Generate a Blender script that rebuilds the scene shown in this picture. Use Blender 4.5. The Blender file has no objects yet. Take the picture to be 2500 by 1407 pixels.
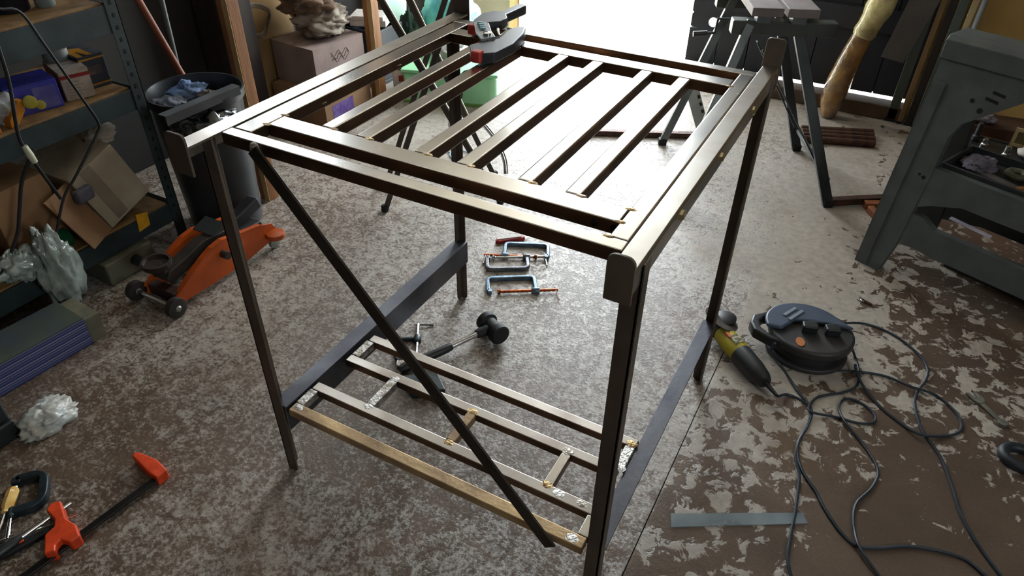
import bpy, bmesh, math, random
from mathutils import Matrix, Vector
random.seed(7)
S = bpy.context.scene
COL = S.collection
# ---------------------------------------------------------------- camera
cam_d = bpy.data.cameras.new('camera')
cam = bpy.data.objects.new('camera', cam_d); COL.objects.link(cam); S.camera = cam
cam_d.sensor_fit = 'HORIZONTAL'; cam_d.sensor_width = 36.0
cam_d.lens = 36.0 * 1723.556 / 2500.0
cam_d.clip_start = 0.02
def cam_matrix(loc, pitch, yaw, roll):
    cy, sy, cp, sp = math.cos(yaw), math.sin(yaw), math.cos(pitch), math.sin(pitch)
    f = Vector((-sy*cp, cy*cp, -sp)); r = Vector((cy, sy, 0)); u = r.cross(f)
    cr, sr = math.cos(roll), math.sin(roll)
    R = r*cr + u*sr; U = u*cr - r*sr
    m = Matrix((R, U, -f)).transposed().to_4x4(); m.translation = Vector(loc); return m
cam.matrix_world = cam_matrix((0.92426, -0.71573, 1.34347), 0.644866, 0.488675, 0.015934)
# ---------------------------------------------------------------- sky, daylight, exposure
SKY = 9.0
w = bpy.data.worlds.new('overcast_sky'); S.world = w; w.use_nodes = True
bg = w.node_tree.nodes['Background']
bg.inputs[0].default_value = (0.86, 0.94, 1.0, 1); bg.inputs[1].default_value = SKY
sun_d = bpy.data.lights.new('sun', 'SUN'); sun_d.energy = 30.0; sun_d.angle = math.radians(2); sun_d.color = (1.0, 0.96, 0.9)
sun = bpy.data.objects.new('sun', sun_d); COL.objects.link(sun)
sun.rotation_euler = Vector((-.45, -.22, -.85)).to_track_quat('-Z', 'Y').to_euler()
def portal(name, loc, rot, sx, sy):
    d = bpy.data.lights.new(name, 'AREA'); d.shape = 'RECTANGLE'; d.size = sx; d.size_y = sy
    d.cycles.is_portal = True
    o = bpy.data.objects.new(name, d); COL.objects.link(o); o.location = loc; o.rotation_euler = rot
portal('doorway_portal', (-0.49, 2.98, 1.07), (math.radians(-90), 0, 0), 0.92, 2.14)
portal('added_window_portal', (2.77, -0.55, 1.42), (0, math.radians(90), 0), 0.65, 0.8)  # opening of the unseen right-wall window added for more daylight
portal('unseen_window_portal', (-1.60, 1.55, 1.62), (0, math.radians(-90), 0), 0.7, 0.9)  # opening of the unseen left-wall window added for daylight
vs = S.view_settings
vs.view_transform = 'Standard'; vs.look = 'None'; vs.exposure = 1.2; vs.gamma = 1.0; vs.use_curve_mapping = False
try:
    S.cycles.use_denoising = True
    S.cycles.max_bounces = 8; S.cycles.diffuse_bounces = 4; S.cycles.glossy_bounces = 4
    S.cycles.sample_clamp_indirect = 6.0
except Exception: pass

# ---------------------------------------------------------------- materials
def lin(h):
    h = h.lstrip('#'); o = []
    for i in (0, 2, 4):
        c = int(h[i:i+2], 16)/255; o.append(c/12.92 if c <= .04045 else ((c+.055)/1.055)**2.4)
    return (*o, 1)
MATS = {}
def mat(name, c1, c2=None, scale=8, rough=0.6, metal=0.0, bump=0.0, bscale=None, detail=4, lo=.35, hi=.65,
        rough2=None, alpha=1.0, trans=0.0, stretch=None, spec=0.5, coat=0.0):
    if name in MATS: return MATS[name]
    m = bpy.data.materials.new(name); m.use_nodes = True; MATS[name] = m
    n, l = m.node_tree.nodes, m.node_tree.links
    b = n['Principled BSDF']
    b.inputs['Base Color'].default_value = lin(c1); b.inputs['Roughness'].default_value = rough
    b.inputs['Metallic'].default_value = metal; b.inputs['Alpha'].default_value = alpha
    b.inputs['Specular IOR Level'].default_value = spec
    if trans: b.inputs['Transmission Weight'].default_value = trans
    if coat: b.inputs['Coat Weight'].default_value = coat
    tc = n.new('ShaderNodeTexCoord'); src = tc.outputs['Object']
    if stretch:
        mp = n.new('ShaderNodeMapping'); mp.inputs['Scale'].default_value = stretch
        l.new(src, mp.inputs['Vector']); src = mp.outputs[0]
    if c2:
        t = n.new('ShaderNodeTexNoise'); t.inputs['Scale'].default_value = scale; t.inputs['Detail'].default_value = detail
        l.new(src, t.inputs['Vector'])
        r = n.new('ShaderNodeMapRange'); r.inputs[1].default_value = lo; r.inputs[2].default_value = hi
        l.new(t.outputs['Fac'], r.inputs[0])
        x = n.new('ShaderNodeMix'); x.data_type = 'RGBA'
        l.new(r.outputs[0], x.inputs[0]); x.inputs[6].default_value = lin(c1); x.inputs[7].default_value = lin(c2)
        l.new(x.outputs[2], b.inputs['Base Color'])
        if rough2 is not None:
            q = n.new('ShaderNodeMapRange'); q.inputs[3].default_value = rough; q.inputs[4].default_value = rough2
            l.new(r.outputs[0], q.inputs[0]); l.new(q.outputs[0], b.inputs['Roughness'])
    if bump:
        t2 = n.new('ShaderNodeTexNoise'); t2.inputs['Scale'].default_value = bscale or scale*3; t2.inputs['Detail'].default_value = 5
        l.new(src, t2.inputs['Vector'])
        bp = n.new('ShaderNodeBump'); bp.inputs['Strength'].default_value = bump; bp.inputs['Distance'].default_value = 0.01
        l.new(t2.outputs['Fac'], bp.inputs['Height']); l.new(bp.outputs[0], b.inputs['Normal'])
    return m
def stripes(name, cols, scale, axis=2, rough=.5):
    m = bpy.data.materials.new(name); m.use_nodes = True
    n, l = m.node_tree.nodes, m.node_tree.links; b = n['Principled BSDF']; b.inputs['Roughness'].default_value = rough
    tc = n.new('ShaderNodeTexCoord'); sp = n.new('ShaderNodeSeparateXYZ'); l.new(tc.outputs['Object'], sp.inputs[0])
    mu = n.new('ShaderNodeMath'); mu.operation = 'MULTIPLY'; mu.inputs[1].default_value = scale; l.new(sp.outputs[axis], mu.inputs[0])
    fr = n.new('ShaderNodeMath'); fr.operation = 'FRACT'; l.new(mu.outputs[0], fr.inputs[0])
    cr = n.new('ShaderNodeValToRGB'); cr.color_ramp.interpolation = 'CONSTANT'; l.new(fr.outputs[0], cr.inputs[0])
    e = cr.color_ramp.elements
    for i, (p, c) in enumerate(cols):
        el = e[i] if i < 2 else e.new(p)
        el.position = p; el.color = lin(c)
    l.new(cr.outputs[0], b.inputs['Base Color']); return m

STEEL = mat('bare_steel', '#dcdad6', '#bdb4a8', 7, .21, 1, detail=3, lo=.40, hi=.75, rough2=.30)
SIDEM = mat('brown_mill_scale', '#846b57', '#5c4a3d', 9, .30, 1, detail=3, rough2=.42)
STEEL_D = mat('mill_scale_steel', '#bdb8b2', '#978d84', 9, .30, 1, detail=3, rough2=.44)
STEEL_G = mat('ground_weld_steel', '#d6d6d4', '#8d8478', 60, .34, 1, .35, 160, rough2=.5)
ANGLE = mat('angle_iron_grey', '#c9c6be', '#a59c92', 7, .31, 1, detail=3, rough2=.38)
BLUEST = mat('smooth_bluish_steel', '#66686e', '#4e4f56', 6, .36, .85, .06, 60, rough2=.5)
LEGM = mat('dark_brown_steel', '#5b4f44', '#473c33', 9, .5, .15, .08, 70)
RUSTB = mat('tan_scaled_steel', '#c7ab80', '#8c7459', 8, .42, .55, .15, 60, rough2=.6)
BRASSW = mat('heat_tinted_weld', '#b59a6c', '#6f573c', 70, .4, .9, .5, 140)
CHROME = mat('chrome', '#d8d8d8', None, rough=.16, metal=1)
BLACKP = mat('black_plastic', '#17181a', '#222326', 20, .45)
BLACKR = mat('black_rubber', '#101112', '#1a1a1b', 30, .7)
DKGREY = mat('dark_grey_paint', '#2f3433', '#23282a', 9, .5)
COPPER = mat('copper_screw', '#b5623a', '#8d4527', 60, .35, 1)
BLUECL = mat('blue_grey_cast_iron', '#6f8596', '#495a68', 30, .38, .6, .12, 90)
DARKCL = mat('black_cast_iron', '#20262a', '#2f3a3f', 30, .4, .4, .1, 90)
ORANGE = mat('orange_paint', '#b84d0e', '#98400e', 9, .42, 0, .05, 40)
ORCLAMP = mat('orange_red_casting', '#e0491d', '#c63c15', 40, .45, 0, .1, 80)
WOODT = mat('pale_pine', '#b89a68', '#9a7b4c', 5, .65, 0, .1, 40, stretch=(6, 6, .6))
WOODO = mat('orange_pine', '#8f5c2c', '#6f4420', 5, .65, 0, .1, 40, stretch=(6, 6, .6))
WOODD = mat('dark_stained_board', '#2b201a', '#1d1613', 6, .7, 0, .1, 40, stretch=(5, 5, .5))
SHELFW = mat('shelf_chipboard', '#8a6a3e', '#6e5230', 24, .7, 0, .1, 80)
SHELFM = mat('shelf_green_black_steel', '#2c3a3a', '#222c2d', 10, .5, .2, .05, 60)
CARD = mat('brown_cardboard', '#8d6a45', '#79583a', 7, .8, 0, .1, 50)
CARDP = mat('dusty_pale_cardboard', '#a79b86', '#8a7d69', 6, .85, 0, .1, 50)
CARDG = mat('greyish_cardboard', '#94817a', '#7e6c66', 6, .8, 0, .1, 50)
PAPER = mat('crumpled_paper', '#b9ae9f', '#8f8478', 9, .8, 0, .3, 20)
WHITEP = mat('white_card', '#cfcac4', '#b9b3ac', 14, .7)
MINT = mat('mint_green_plastic', '#9fd9a8', '#8ecb99', 5, .4, 0, .03, 20)
MINTP = mat('pale_mint_sheet', '#cfeedd', '#bfe4cf', 4, .45)
TEAL = mat('turquoise_polythene', '#4fb9c6', '#8ad9cf', 9, .3, 0, .5, 14)
CLEARP = mat('clear_polythene', '#9aa49c', '#6e776f', 12, .22, 0, .6, 30, coat=.5)
WHITEBAG = mat('milky_polythene', '#c9cfcc', '#a8a49a', 14, .35, 0, .5, 30)
BINBAG = mat('black_polythene', '#0f1216', '#1b2026', 12, .18, 0, .8, 22, coat=.6)
BLUERAG = mat('blue_rag', '#4d6b9c', '#7c8fae', 9, .9, 0, .6, 30)
GREYRAG = mat('grey_rag', '#5b6775', '#8b93a1', 9, .9, 0, .6, 30)
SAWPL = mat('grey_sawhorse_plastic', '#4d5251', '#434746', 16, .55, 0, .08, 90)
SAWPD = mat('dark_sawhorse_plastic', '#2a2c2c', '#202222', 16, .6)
RUST = mat('rusty_steel', '#5a3d2e', '#3b2a22', 30, .6, .5, .3, 90)
YELLOW = mat('yellow_green_plastic', '#a79a1e', '#8c7f16', 12, .5)
CABLE = mat('dark_blue_grey_cable', '#26323c', '#1a232b', 40, .5)
REELB = mat('blue_grey_reel_plastic', '#4a5668', '#3d4757', 9, .42)
REELD = mat('dark_reel_plastic', '#2a2a2d', '#35312f', 9, .5)
HOLE = mat('hole_dark', '#0a0908', None, rough=.9)
REDP = mat('red_paint', '#a3221c', '#7d1612', 12, .45)

# ---------------------------------------------------------------- mesh helpers
def root_loc(o):
    while o.parent is not None: o = o.parent
    return Vector(o.location)
class MB:
    def __init__(s, M=None): s.v = []; s.f = []; s.M = M or Matrix.Identity(4)
    def add(s, vs, fs):
        b = len(s.v); s.v += [s.M @ Vector(p) for p in vs]; s.f += [[i+b for i in f] for f in fs]; return s
    def box(s, a, b):
        (x0, y0, z0), (x1, y1, z1) = a, b
        x0, x1 = sorted((x0, x1)); y0, y1 = sorted((y0, y1)); z0, z1 = sorted((z0, z1))
        return s.add([(x0,y0,z0),(x1,y0,z0),(x1,y1,z0),(x0,y1,z0),(x0,y0,z1),(x1,y0,z1),(x1,y1,z1),(x0,y1,z1)],
                     [(0,3,2,1),(4,5,6,7),(0,1,5,4),(1,2,6,5),(2,3,7,6),(3,0,4,7)])
    def bar(s, p, q, wd, ht, up=(0,0,1), wd2=None, ht2=None):
        p, q = Vector(p), Vector(q); d = (q-p).normalized(); up = Vector(up)
        sd = d.cross(up)
        if sd.length < 1e-4: sd = d.cross(Vector((1,0,0)))
        sd.normalize(); u = sd.cross(d)
        vs = []
        for c, a, h in ((p, wd, ht), (q, wd2 or wd, ht2 or ht)):
            vs += [c - sd*a/2 - u*h/2, c + sd*a/2 - u*h/2, c + sd*a/2 + u*h/2, c - sd*a/2 + u*h/2]
        return s.add(vs, [(0,1,2,3),(7,6,5,4),(0,4,5,1),(1,5,6,2),(2,6,7,3),(3,7,4,0)])
    def tube(s, pts, r, n=8, closed=False, radii=None):
        pts = [Vector(p) for p in pts]; N = len(pts); vs = []; ref = None
        for i, p in enumerate(pts):
            a = pts[i-1] if (i or closed) else p; b = pts[(i+1) % N] if (i < N-1 or closed) else p
            d = (b-a).normalized()
            if ref is None:
                ref = d.cross(Vector((0,0,1)))
                if ref.length < .1: ref = d.cross(Vector((1,0,0)))
            ref = (ref - d*ref.dot(d)).normalized(); t = d.cross(ref)
            rr = radii[i] if radii else r
            vs += [p + ref*rr*math.cos(2*math.pi*k/n) + t*rr*math.sin(2*math.pi*k/n) for k in range(n)]
        fs = []
        for i in range(N if closed else N-1):
            j = (i+1) % N
            for k in range(n): fs.append((i*n+k, i*n+(k+1) % n, j*n+(k+1) % n, j*n+k))
        if not closed: fs += [tuple(range(n))[::-1], tuple(range((N-1)*n, N*n))]
        return s.add(vs, fs)
    def lathe(s, prof, n=24, M=None):
        M = M or Matrix.Identity(4); vs = []; fs = []
        for r, z in prof: vs += [M @ Vector((r*math.cos(2*math.pi*k/n), r*math.sin(2*math.pi*k/n), z)) for k in range(n)]
        for i in range(len(prof)-1):
            for k in range(n): fs.append((i*n+k, i*n+(k+1) % n, (i+1)*n+(k+1) % n, (i+1)*n+k))
        fs += [tuple(range(n))[::-1], tuple(range((len(prof)-1)*n, len(prof)*n))]
        return s.add(vs, fs)
    def prism(s, poly, h0, h1, M=None):
        M = M or Matrix.Identity(4); n = len(poly)
        vs = [M @ Vector((x, y, h0)) for x, y in poly] + [M @ Vector((x, y, h1)) for x, y in poly]
        fs = [tuple(range(n))[::-1], tuple(range(n, 2*n))] + [(i, (i+1) % n, n+(i+1) % n, n+i) for i in range(n)]
        return s.add(vs, fs)
    def blob(s, c, r, seed=1, amp=.25, seg=14, rings=9, flat=None, freq=2.5):
        from mathutils import noise
        big = seg >= 16
        if big: seg, rings = 48, 30
        vs = []; fs = []; c = Vector(c)
        for i in range(rings+1):
            th = math.pi*i/rings
            for k in range(seg):
                ph = 2*math.pi*k/seg
                d = Vector((math.sin(th)*math.cos(ph), math.sin(th)*math.sin(ph), math.cos(th)))
                a = 1 + amp*.8*noise.noise(d*freq*.6 + Vector((seed*7.1, seed*3.3, seed)))
                if big:
                    q = d + .25*noise.noise_vector(d*freq*.8 + Vector((seed, 1, 2)))
                    a += amp*.55*(.5-2*abs(noise.noise(q*freq*1.1 + Vector((seed, seed*5.3, 2))))) + amp*.30*(.5-2*abs(noise.noise(q*freq*2.4 + Vector((3, seed, 9)))))
                else: a += amp*.6*noise.noise(d*freq*2.7 + Vector((seed, seed*5.3, 2)))
                p = Vector((d.x*r[0]*a, d.y*r[1]*a, d.z*r[2]*a)) + c
                if flat is not None and p.z < flat: p.z = flat
                vs.append(p)
        for i in range(rings):
            for k in range(seg): fs.append((i*seg+k, (i+1)*seg+k, (i+1)*seg+(k+1) % seg, i*seg+(k+1) % seg))
        return s.add(vs, fs)
def obj(name, mb, m, parent=None, bevel=0, smooth=False, base=None, seg=2):
    me = bpy.data.meshes.new(name)
    if parent is not None: off = root_loc(parent)
    elif base is not None: off = Vector(base)
    else:
        xs = [p.x for p in mb.v]; ys = [p.y for p in mb.v]; zs = [p.z for p in mb.v]
        off = Vector(((min(xs)+max(xs))/2, (min(ys)+max(ys))/2, min(zs)))
    me.from_pydata([tuple(p-off) for p in mb.v], [], mb.f); me.materials.append(m)
    bm = bmesh.new(); bm.from_mesh(me); bmesh.ops.recalc_face_normals(bm, faces=bm.faces); bm.to_mesh(me); bm.free()
    o = bpy.data.objects.new(name, me); COL.objects.link(o)
    if parent is not None: o.parent = parent
    else: o.location = off
    if smooth or bevel:
        for p in me.polygons: p.use_smooth = True
        if smooth != 'full': me.set_sharp_from_angle(angle=math.radians(38))
    if bevel:
        md = o.modifiers.new('bevel', 'BEVEL'); md.width = bevel; md.segments = seg; md.limit_method = 'ANGLE'; md.angle_limit = math.radians(40); md.harden_normals = True
    return o
def tag(o, label, cat, group=None, kind=None):
    o['label'] = label; o['category'] = cat
    if group: o['group'] = group
    if kind: o['kind'] = kind
    return o
def thing(name, label, cat, loc, group=None):
    o = bpy.data.objects.new(name, None); COL.objects.link(o); o.location = loc; o.empty_display_size = .05
    return tag(o, label, cat, group)
def struct(o): o['kind'] = 'structure'; return o
def frame(loc, ang): return Matrix.Translation(Vector(loc)) @ Matrix.Rotation(ang, 4, 'Z')
def smooth_path(pts, sub=6):
    P = [Vector(p) for p in pts]; out = []
    for i in range(len(P)-1):
        p0, p1, p2, p3 = P[max(i-1, 0)], P[i], P[i+1], P[min(i+2, len(P)-1)]
        for k in range(sub):
            t = k/sub; t2, t3 = t*t, t*t*t
            out.append(.5*((2*p1)+(p2-p0)*t+(2*p0-5*p1+4*p2-p3)*t2+(3*p1-p0-3*p2+p3)*t3))
    out.append(P[-1]); return out
def lift(pts, z): return [(p[0], p[1], z) for p in pts]

# ---------------------------------------------------------------- the room
def floor_mat(name):
    m = bpy.data.materials.new(name); m.use_nodes = True
    n, l = m.node_tree.nodes, m.node_tree.links; b = n['Principled BSDF']
    geo = n.new('ShaderNodeNewGeometry'); P = geo.outputs['Position']
    def noise(sc, det, rgh=.6, dist=0):
        t = n.new('ShaderNodeTexNoise'); t.inputs['Scale'].default_value = sc; t.inputs['Detail'].default_value = det
        t.inputs['Roughness'].default_value = rgh; t.inputs['Distortion'].default_value = dist
        l.new(P, t.inputs['Vector']); return t.outputs['Fac']
    def rng(x, a, b_, c=0., d=1.):
        r = n.new('ShaderNodeMapRange'); r.inputs[1].default_value = a; r.inputs[2].default_value = b_
        r.inputs[3].default_value = c; r.inputs[4].default_value = d; l.new(x, r.inputs[0]); return r.outputs[0]
    def op(o, a, bb):
        q = n.new('ShaderNodeMath'); q.operation = o
        for i, v in enumerate((a, bb)):
            if isinstance(v, (int, float)): q.inputs[i].default_value = v
            else: l.new(v, q.inputs[i])
        return q.outputs[0]
    def mix(f, a, bb):
        x = n.new('ShaderNodeMix'); x.data_type = 'RGBA'; l.new(f, x.inputs[0])
        for i, v in ((6, a), (7, bb)):
            if isinstance(v, str): x.inputs[i].default_value = lin(v)
            else: l.new(v, x.inputs[i])
        return x.outputs[2]
    sx = n.new('ShaderNodeSeparateXYZ'); l.new(P, sx.inputs[0]); X, Y = sx.outputs[0], sx.outputs[1]
    big = noise(1.6, 3); fine = noise(150, 3); mid = noise(7, 4)
    # fine speckled wear on the main slab
    n1 = op('ADD', op('MULTIPLY', noise(30, 8, .74, .3), .5), op('MULTIPLY', noise(105, 6, .7, .2), .5))
    f1 = op('ADD', n1, op('ADD', op('MULTIPLY', op('SUBTRACT', big, .5), .30), rng(Y, -.6, 2.0, -.032, .085)))
    m1 = rng(f1, .47, .575)
    # coarse flaking paint on the right-hand slab, wearing off altogether towards its front right
    n2 = noise(20, 6, .66, .5)
    wear = op('ADD', rng(X, .95, 1.25, 0, -.17), rng(Y, .2, 1.1, -.02, .17))
    f2 = op('ADD', n2, op('ADD', op('MULTIPLY', op('SUBTRACT', big, .5), .28), wear))
    m2 = rng(f2, .525, .56)
    side = rng(X, .738, .762)
    mask = op('ADD', op('MULTIPLY', m1, op('SUBTRACT', 1.0, side)), op('MULTIPLY', m2, side))
    base = mix(rng(mid, .35, .65), '#6e5b4c', '#574739')
    base = mix(rng(X, .7, 1.3, 0, .55), base, '#4f443d')
    base = mix(rng(fine, .35, .75, 0, .30), base, '#2d241d')
    flk = mix(rng(noise(40, 4), .3, .7), '#b2aa9f', '#968e85')
    col = mix(mask, base, flk)
    col = mix(rng(noise(2.3, 4), .56, .72, 0, .55), col, '#6b5238')
    l.new(col, b.inputs['Base Color'])
    l.new(rng(n1, .3, .7, .44, .30), b.inputs['Roughness'])
    bp = n.new('ShaderNodeBump'); bp.inputs['Strength'].default_value = .35; bp.inputs['Distance'].default_value = .003
    l.new(op('ADD', mask, op('MULTIPLY', fine, .8)), bp.inputs['Height']); l.new(bp.outputs[0], b.inputs['Normal'])
    return m
FLM = floor_mat('worn_painted_concrete')
X0, X1, Y0, Y1, ZC = -1.58, 2.75, -2.3, 2.95, 2.45
fl = struct(obj('floor', MB().box((X0-.1, Y0-.1, -.20), (X1+.1, Y1+.12, -.012)), mat('concrete_base', '#3a332d', '#2a2520', 9, .8), base=(0, 0, 0)))
obj('slab', MB().box((X0-.1, Y0-.1, -.06), (.7525, Y1+.12, 0)), FLM, fl)
obj('slab', MB().box((.7550, Y0-.1, -.06), (X1+.1, .90, 0)), FLM, fl)
obj('slab', MB().box((.7525, .90, -.06), (X1+.1, Y1+.12, 0)), FLM, fl)
OUT = mat('outdoor_concrete', '#b9b4aa', '#a39e95', 4, .8, 0, .1, 60)
struct(obj('ground', MB().box((-9, Y1+.12, -.2), (9, 16, -.004)), OUT, base=(0, 9, -.2)))
RENDER_ = mat('grimy_render', '#6f6252', '#584d40', 3, .85, 0, .2, 30)
TANW = mat('tan_hardboard', '#c9a868', '#b08f50', 2.5, .75, 0, .1, 20)
DARKW = mat('dark_boarding', '#1d1815', '#15110f', 4, .8, 0, .1, 30)
CEIL = mat('ceiling_boards', '#d0ccc2', '#bdb8ac', 3, .85)
# back wall with doorway x -.95..1.0
def wall_with_hole(name, mk, holes, m):
    mb = MB()
    for a, b_ in mk: mb.box(a, b_)
    return struct(obj(name, mb, m))
T = .12
struct(obj('wall_back', MB().box((X0, Y1, 0), (-1.0, Y1+T, ZC)).box((-1.0, Y1, 2.15), (1.05, Y1+T, ZC)), mat('cream_plaster', '#a08e78', '#8b7a66', 3, .85, 0, .1, 30)))
struct(obj('wall_back_right', MB().box((1.05, Y1, 0), (X1, Y1+T, ZC)), TANW))
# left wall with an unseen window, added for daylight, placed by the rail highlights: y 1.1..2.0  z 1.27..1.97
struct(obj('wall_left', MB().box((X0-T, Y0, 0), (X0, 1.1, ZC)).box((X0-T, 2.0, 0), (X0, Y1+T, ZC)).box((X0-T, 1.1, 0), (X0, 2.0, 1.27)).box((X0-T, 1.1, 1.97), (X0, 2.0, ZC)), DARKW))
# right wall with an added window y -.95..-.15  z 1.1..1.75 (unseen, put in to brighten the near floor and shelves)
struct(obj('wall_right', MB().box((X1, Y0, 0), (X1+T, -.95, ZC)).box((X1, -.15, 0), (X1+T, Y1+T, ZC)).box((X1, -.95, 0), (X1+T, -.15, 1.1)).box((X1, -.95, 1.75), (X1+T, -.15, ZC)), RENDER_))
struct(obj('added_window_2', MB().box((X1+.03, -.95, 1.1), (X1+.09, -.91, 1.75)).box((X1+.03, -.19, 1.1), (X1+.09, -.15, 1.75)).box((X1+.03, -.91, 1.1), (X1+.09, -.19, 1.14)).box((X1+.03, -.91, 1.71), (X1+.09, -.19, 1.75)).box((X1+.04, -.57, 1.14), (X1+.08, -.53, 1.71)), mat('white_frame_paint', '#d9d6cd', '#c3bfb3', 9, .6)))  # frame of the added right-wall window
struct(obj('wall_front', MB().box((X0-T, Y0-T, 0), (X1+T, Y0, ZC)), RENDER_))
struct(obj('ceiling', MB().box((X0-T, Y0-T, ZC), (X1+T, Y1+T, ZC+.08)), CEIL))
win = struct(obj('unseen_window_1', MB().box((X0-.09, 1.1, 1.27), (X0-.03, 1.14, 1.97)).box((X0-.09, 1.96, 1.27), (X0-.03, 2.0, 1.97)).box((X0-.09, 1.14, 1.27), (X0-.03, 1.96, 1.31)).box((X0-.09, 1.14, 1.93), (X0-.03, 1.96, 1.97)).box((X0-.08, 1.53, 1.31), (X0-.04, 1.57, 1.93)), mat('white_frame_paint', '#d9d6cd', '#c3bfb3', 9, .6)))  # frame of the unseen left-wall window added for daylight
# doorway: jamb, closed leaf, sill
WHT = MATS['white_frame_paint']
tr = struct(obj('trim_1', MB().box((-1.0, Y1-.02, 0), (-.955, Y1+T+.01, 2.15)).box((-1.0, Y1-.02, 2.15), (1.05, Y1+T+.01, 2.20)), WHT, bevel=.003))
struct(obj('trim_2', MB().box((-1.055, Y1-.03, 0), (-1.003, Y1-.001, 2.0)), WOODT, bevel=.003))
DOORM = mat('dark_door_boards', '#2a2a31', '#212127', 5, .62, 0, .1, 40)
door = struct(obj('door_1', MB().box((-.03, Y1+.055, .079), (.059, Y1+.085, 2.14)).box((.107, Y1+.055, .079), (1.049, Y1+.085, 2.14)).box((.059, Y1+.055, .079), (.107, Y1+.085, .264)).box((.059, Y1+.055, .312), (.107, Y1+.085, 2.14)), DOORM, base=(.48, Y1+.06, .085)))
nb = 7
for i in range(nb):
    x = -.03 + i*(1.08/nb)
    if i == 0:   # this board carries the round hole that daylight shows through
        R = .0235; cx, cz = .083, .288
        mb = MB(); n = 24
        x1 = x+1.08/nb-.004
        ring = [(cx+R*math.cos(2*math.pi*k/n), cz+R*math.sin(2*math.pi*k/n)) for k in range(n)]
        sq = []
        for k in range(n):
            a = 2*math.pi*k/n; c_, s_ = math.cos(a), math.sin(a)
            t = min(((x1-.004-cx)/c_ if c_ > 1e-6 else 1e9), ((x+.001-cx)/c_ if c_ < -1e-6 else 1e9), (.04/abs(s_) if abs(s_) > 1e-6 else 1e9))
            sq.append((cx+c_*t, cz+s_*t))
        for yy, flip in ((Y1+.03, 0), (Y1+.0545, 1)):
            vs_ = [(p[0], yy, p[1]) for p in ring] + [(p[0], yy, p[1]) for p in sq]
            mb.add(vs_, [(k, (k+1) % n, n+(k+1) % n, n+k) for k in range(n)])
        mb.add([(p[0], Y1+.03, p[1]) for p in ring]+[(p[0], Y1+.0545, p[1]) for p in ring], [(k, (k+1) % n, n+(k+1) % n, n+k) for k in range(n)])
        mb.box((x, Y1+.03, .079), (x1, Y1+.0545, cz-.04)).box((x, Y1+.03, cz+.04), (x1, Y1+.0545, 2.14))
        obj('plank', mb, DOORM, door)
    else:
        obj('plank', MB().box((x, Y1+.03, .079), (x+1.08/nb-.004, Y1+.0545, 2.14)), DOORM, door, bevel=.002)
obj('ledge', MB().box((.12, Y1+.008, .36), (.97, Y1+.0295, .46)), DOORM, door, bevel=.002)
struct(obj('trim_3', MB().box((-.03, Y1-.07, 0), (1.045, Y1+.029, .066)), mat('dusty_timber_sill', '#5d4a36', '#46382a', 6, .8, 0, .15, 40), bevel=.005))

# ---------------------------------------------------------------- welded table frame
H = .85; W = .70; D = .731; B = .025
tb = thing('welded_table', 'unfinished welded steel table frame with slatted top and low front shelf', 'table', (W/2, D/2, 0))
def steel_bar(name, a, b_, m, bev=.0028, parent=tb, lab=None):
    o = obj(name, MB().box(a, b_), m, parent, bevel=bev)
    if m in (STEEL, STEEL_D):      # ground top, brown mill scale left on the sides
        o.data.materials.append(SIDEM)
        for p in o.data.polygons: p.material_index = 0 if p.normal.z > .5 else 1
    if lab: o['label'] = lab
    return o
zt, zb = H, H-.022
steel_bar('front_bar', (.002, 0, zb), (.70, B, zt), STEEL)
steel_bar('back_bar', (.002, D-.026, zb), (.70, D, zt), STEEL)
steel_bar('side_bar', (.006, B, zb), (.044, D-.026, zt), STEEL)
steel_bar('side_bar', (.671, B, zb), (.699, D-.026, zt), STEEL)
cb = steel_bar('cross_bar', (.044, .062, zb), (.671, .102, zt), STEEL)
cb2 = steel_bar('cross_bar', (.044, .627, zb), (.671, .666, zt), STEEL)
for cx, hw in ((.137, .0135), (.211, .0145), (.324, .0135), (.402, .0135), (.507, .0130), (.584, .0130)):
    steel_bar('slat', (cx-hw, .102, zb), (cx+hw, .627, zt), STEEL, bev=.004)
# welds and drilled holes on the top
def weld(x, y, z, rx, ry, m=BRASSW, parent=tb, seed=1): obj('weld', MB().blob((x, y, z), (rx*.8, ry*.8, .0016), seed, .3, 10, 5), m, parent, smooth=True)
for i, (x, y) in enumerate(((.152, .102), (.226, .102), (.338, .102), (.416, .102), (.521, .102), (.598, .102), (.672, .064), (.672, .102), (.044, .062), (.044, .104), (.672, .627), (.672, .024))):
    weld(x, y, H-.0005, .011, .006, seed=i+1)
for x in (.636, .664): obj('drilled_hole', MB().lathe([(.0052, 0), (.0052, .0015)], 14, Matrix.Translation((x, .0624, H-.011)) @ Matrix.Rotation(math.radians(90), 4, 'X')), HOLE, cb)
def angle_iron(name, x_in, x_out, y0, y1, m, vdepth=.032, th=.004):
    s = 1 if x_out > x_in else -1
    prof = [(x_in, H), (x_out-s*.003, H), (x_out, H-.003), (x_out, H-vdepth), (x_out-s*th, H-vdepth), (x_out-s*th, H-th), (x_in, H-th)]
    M = Matrix(((1,0,0,0),(0,0,1,0),(0,1,0,0),(0,0,0,1)))
    return obj(name, MB().prism(prof, y0, y1, M), m, tb, bevel=.0008)
aR = angle_iron('angle_rail', .7005, .732, -.043, .778, ANGLE)
aL = angle_iron('angle_rail', .0015, -.036, -.066, .772, ANGLE, vdepth=.036)
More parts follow.
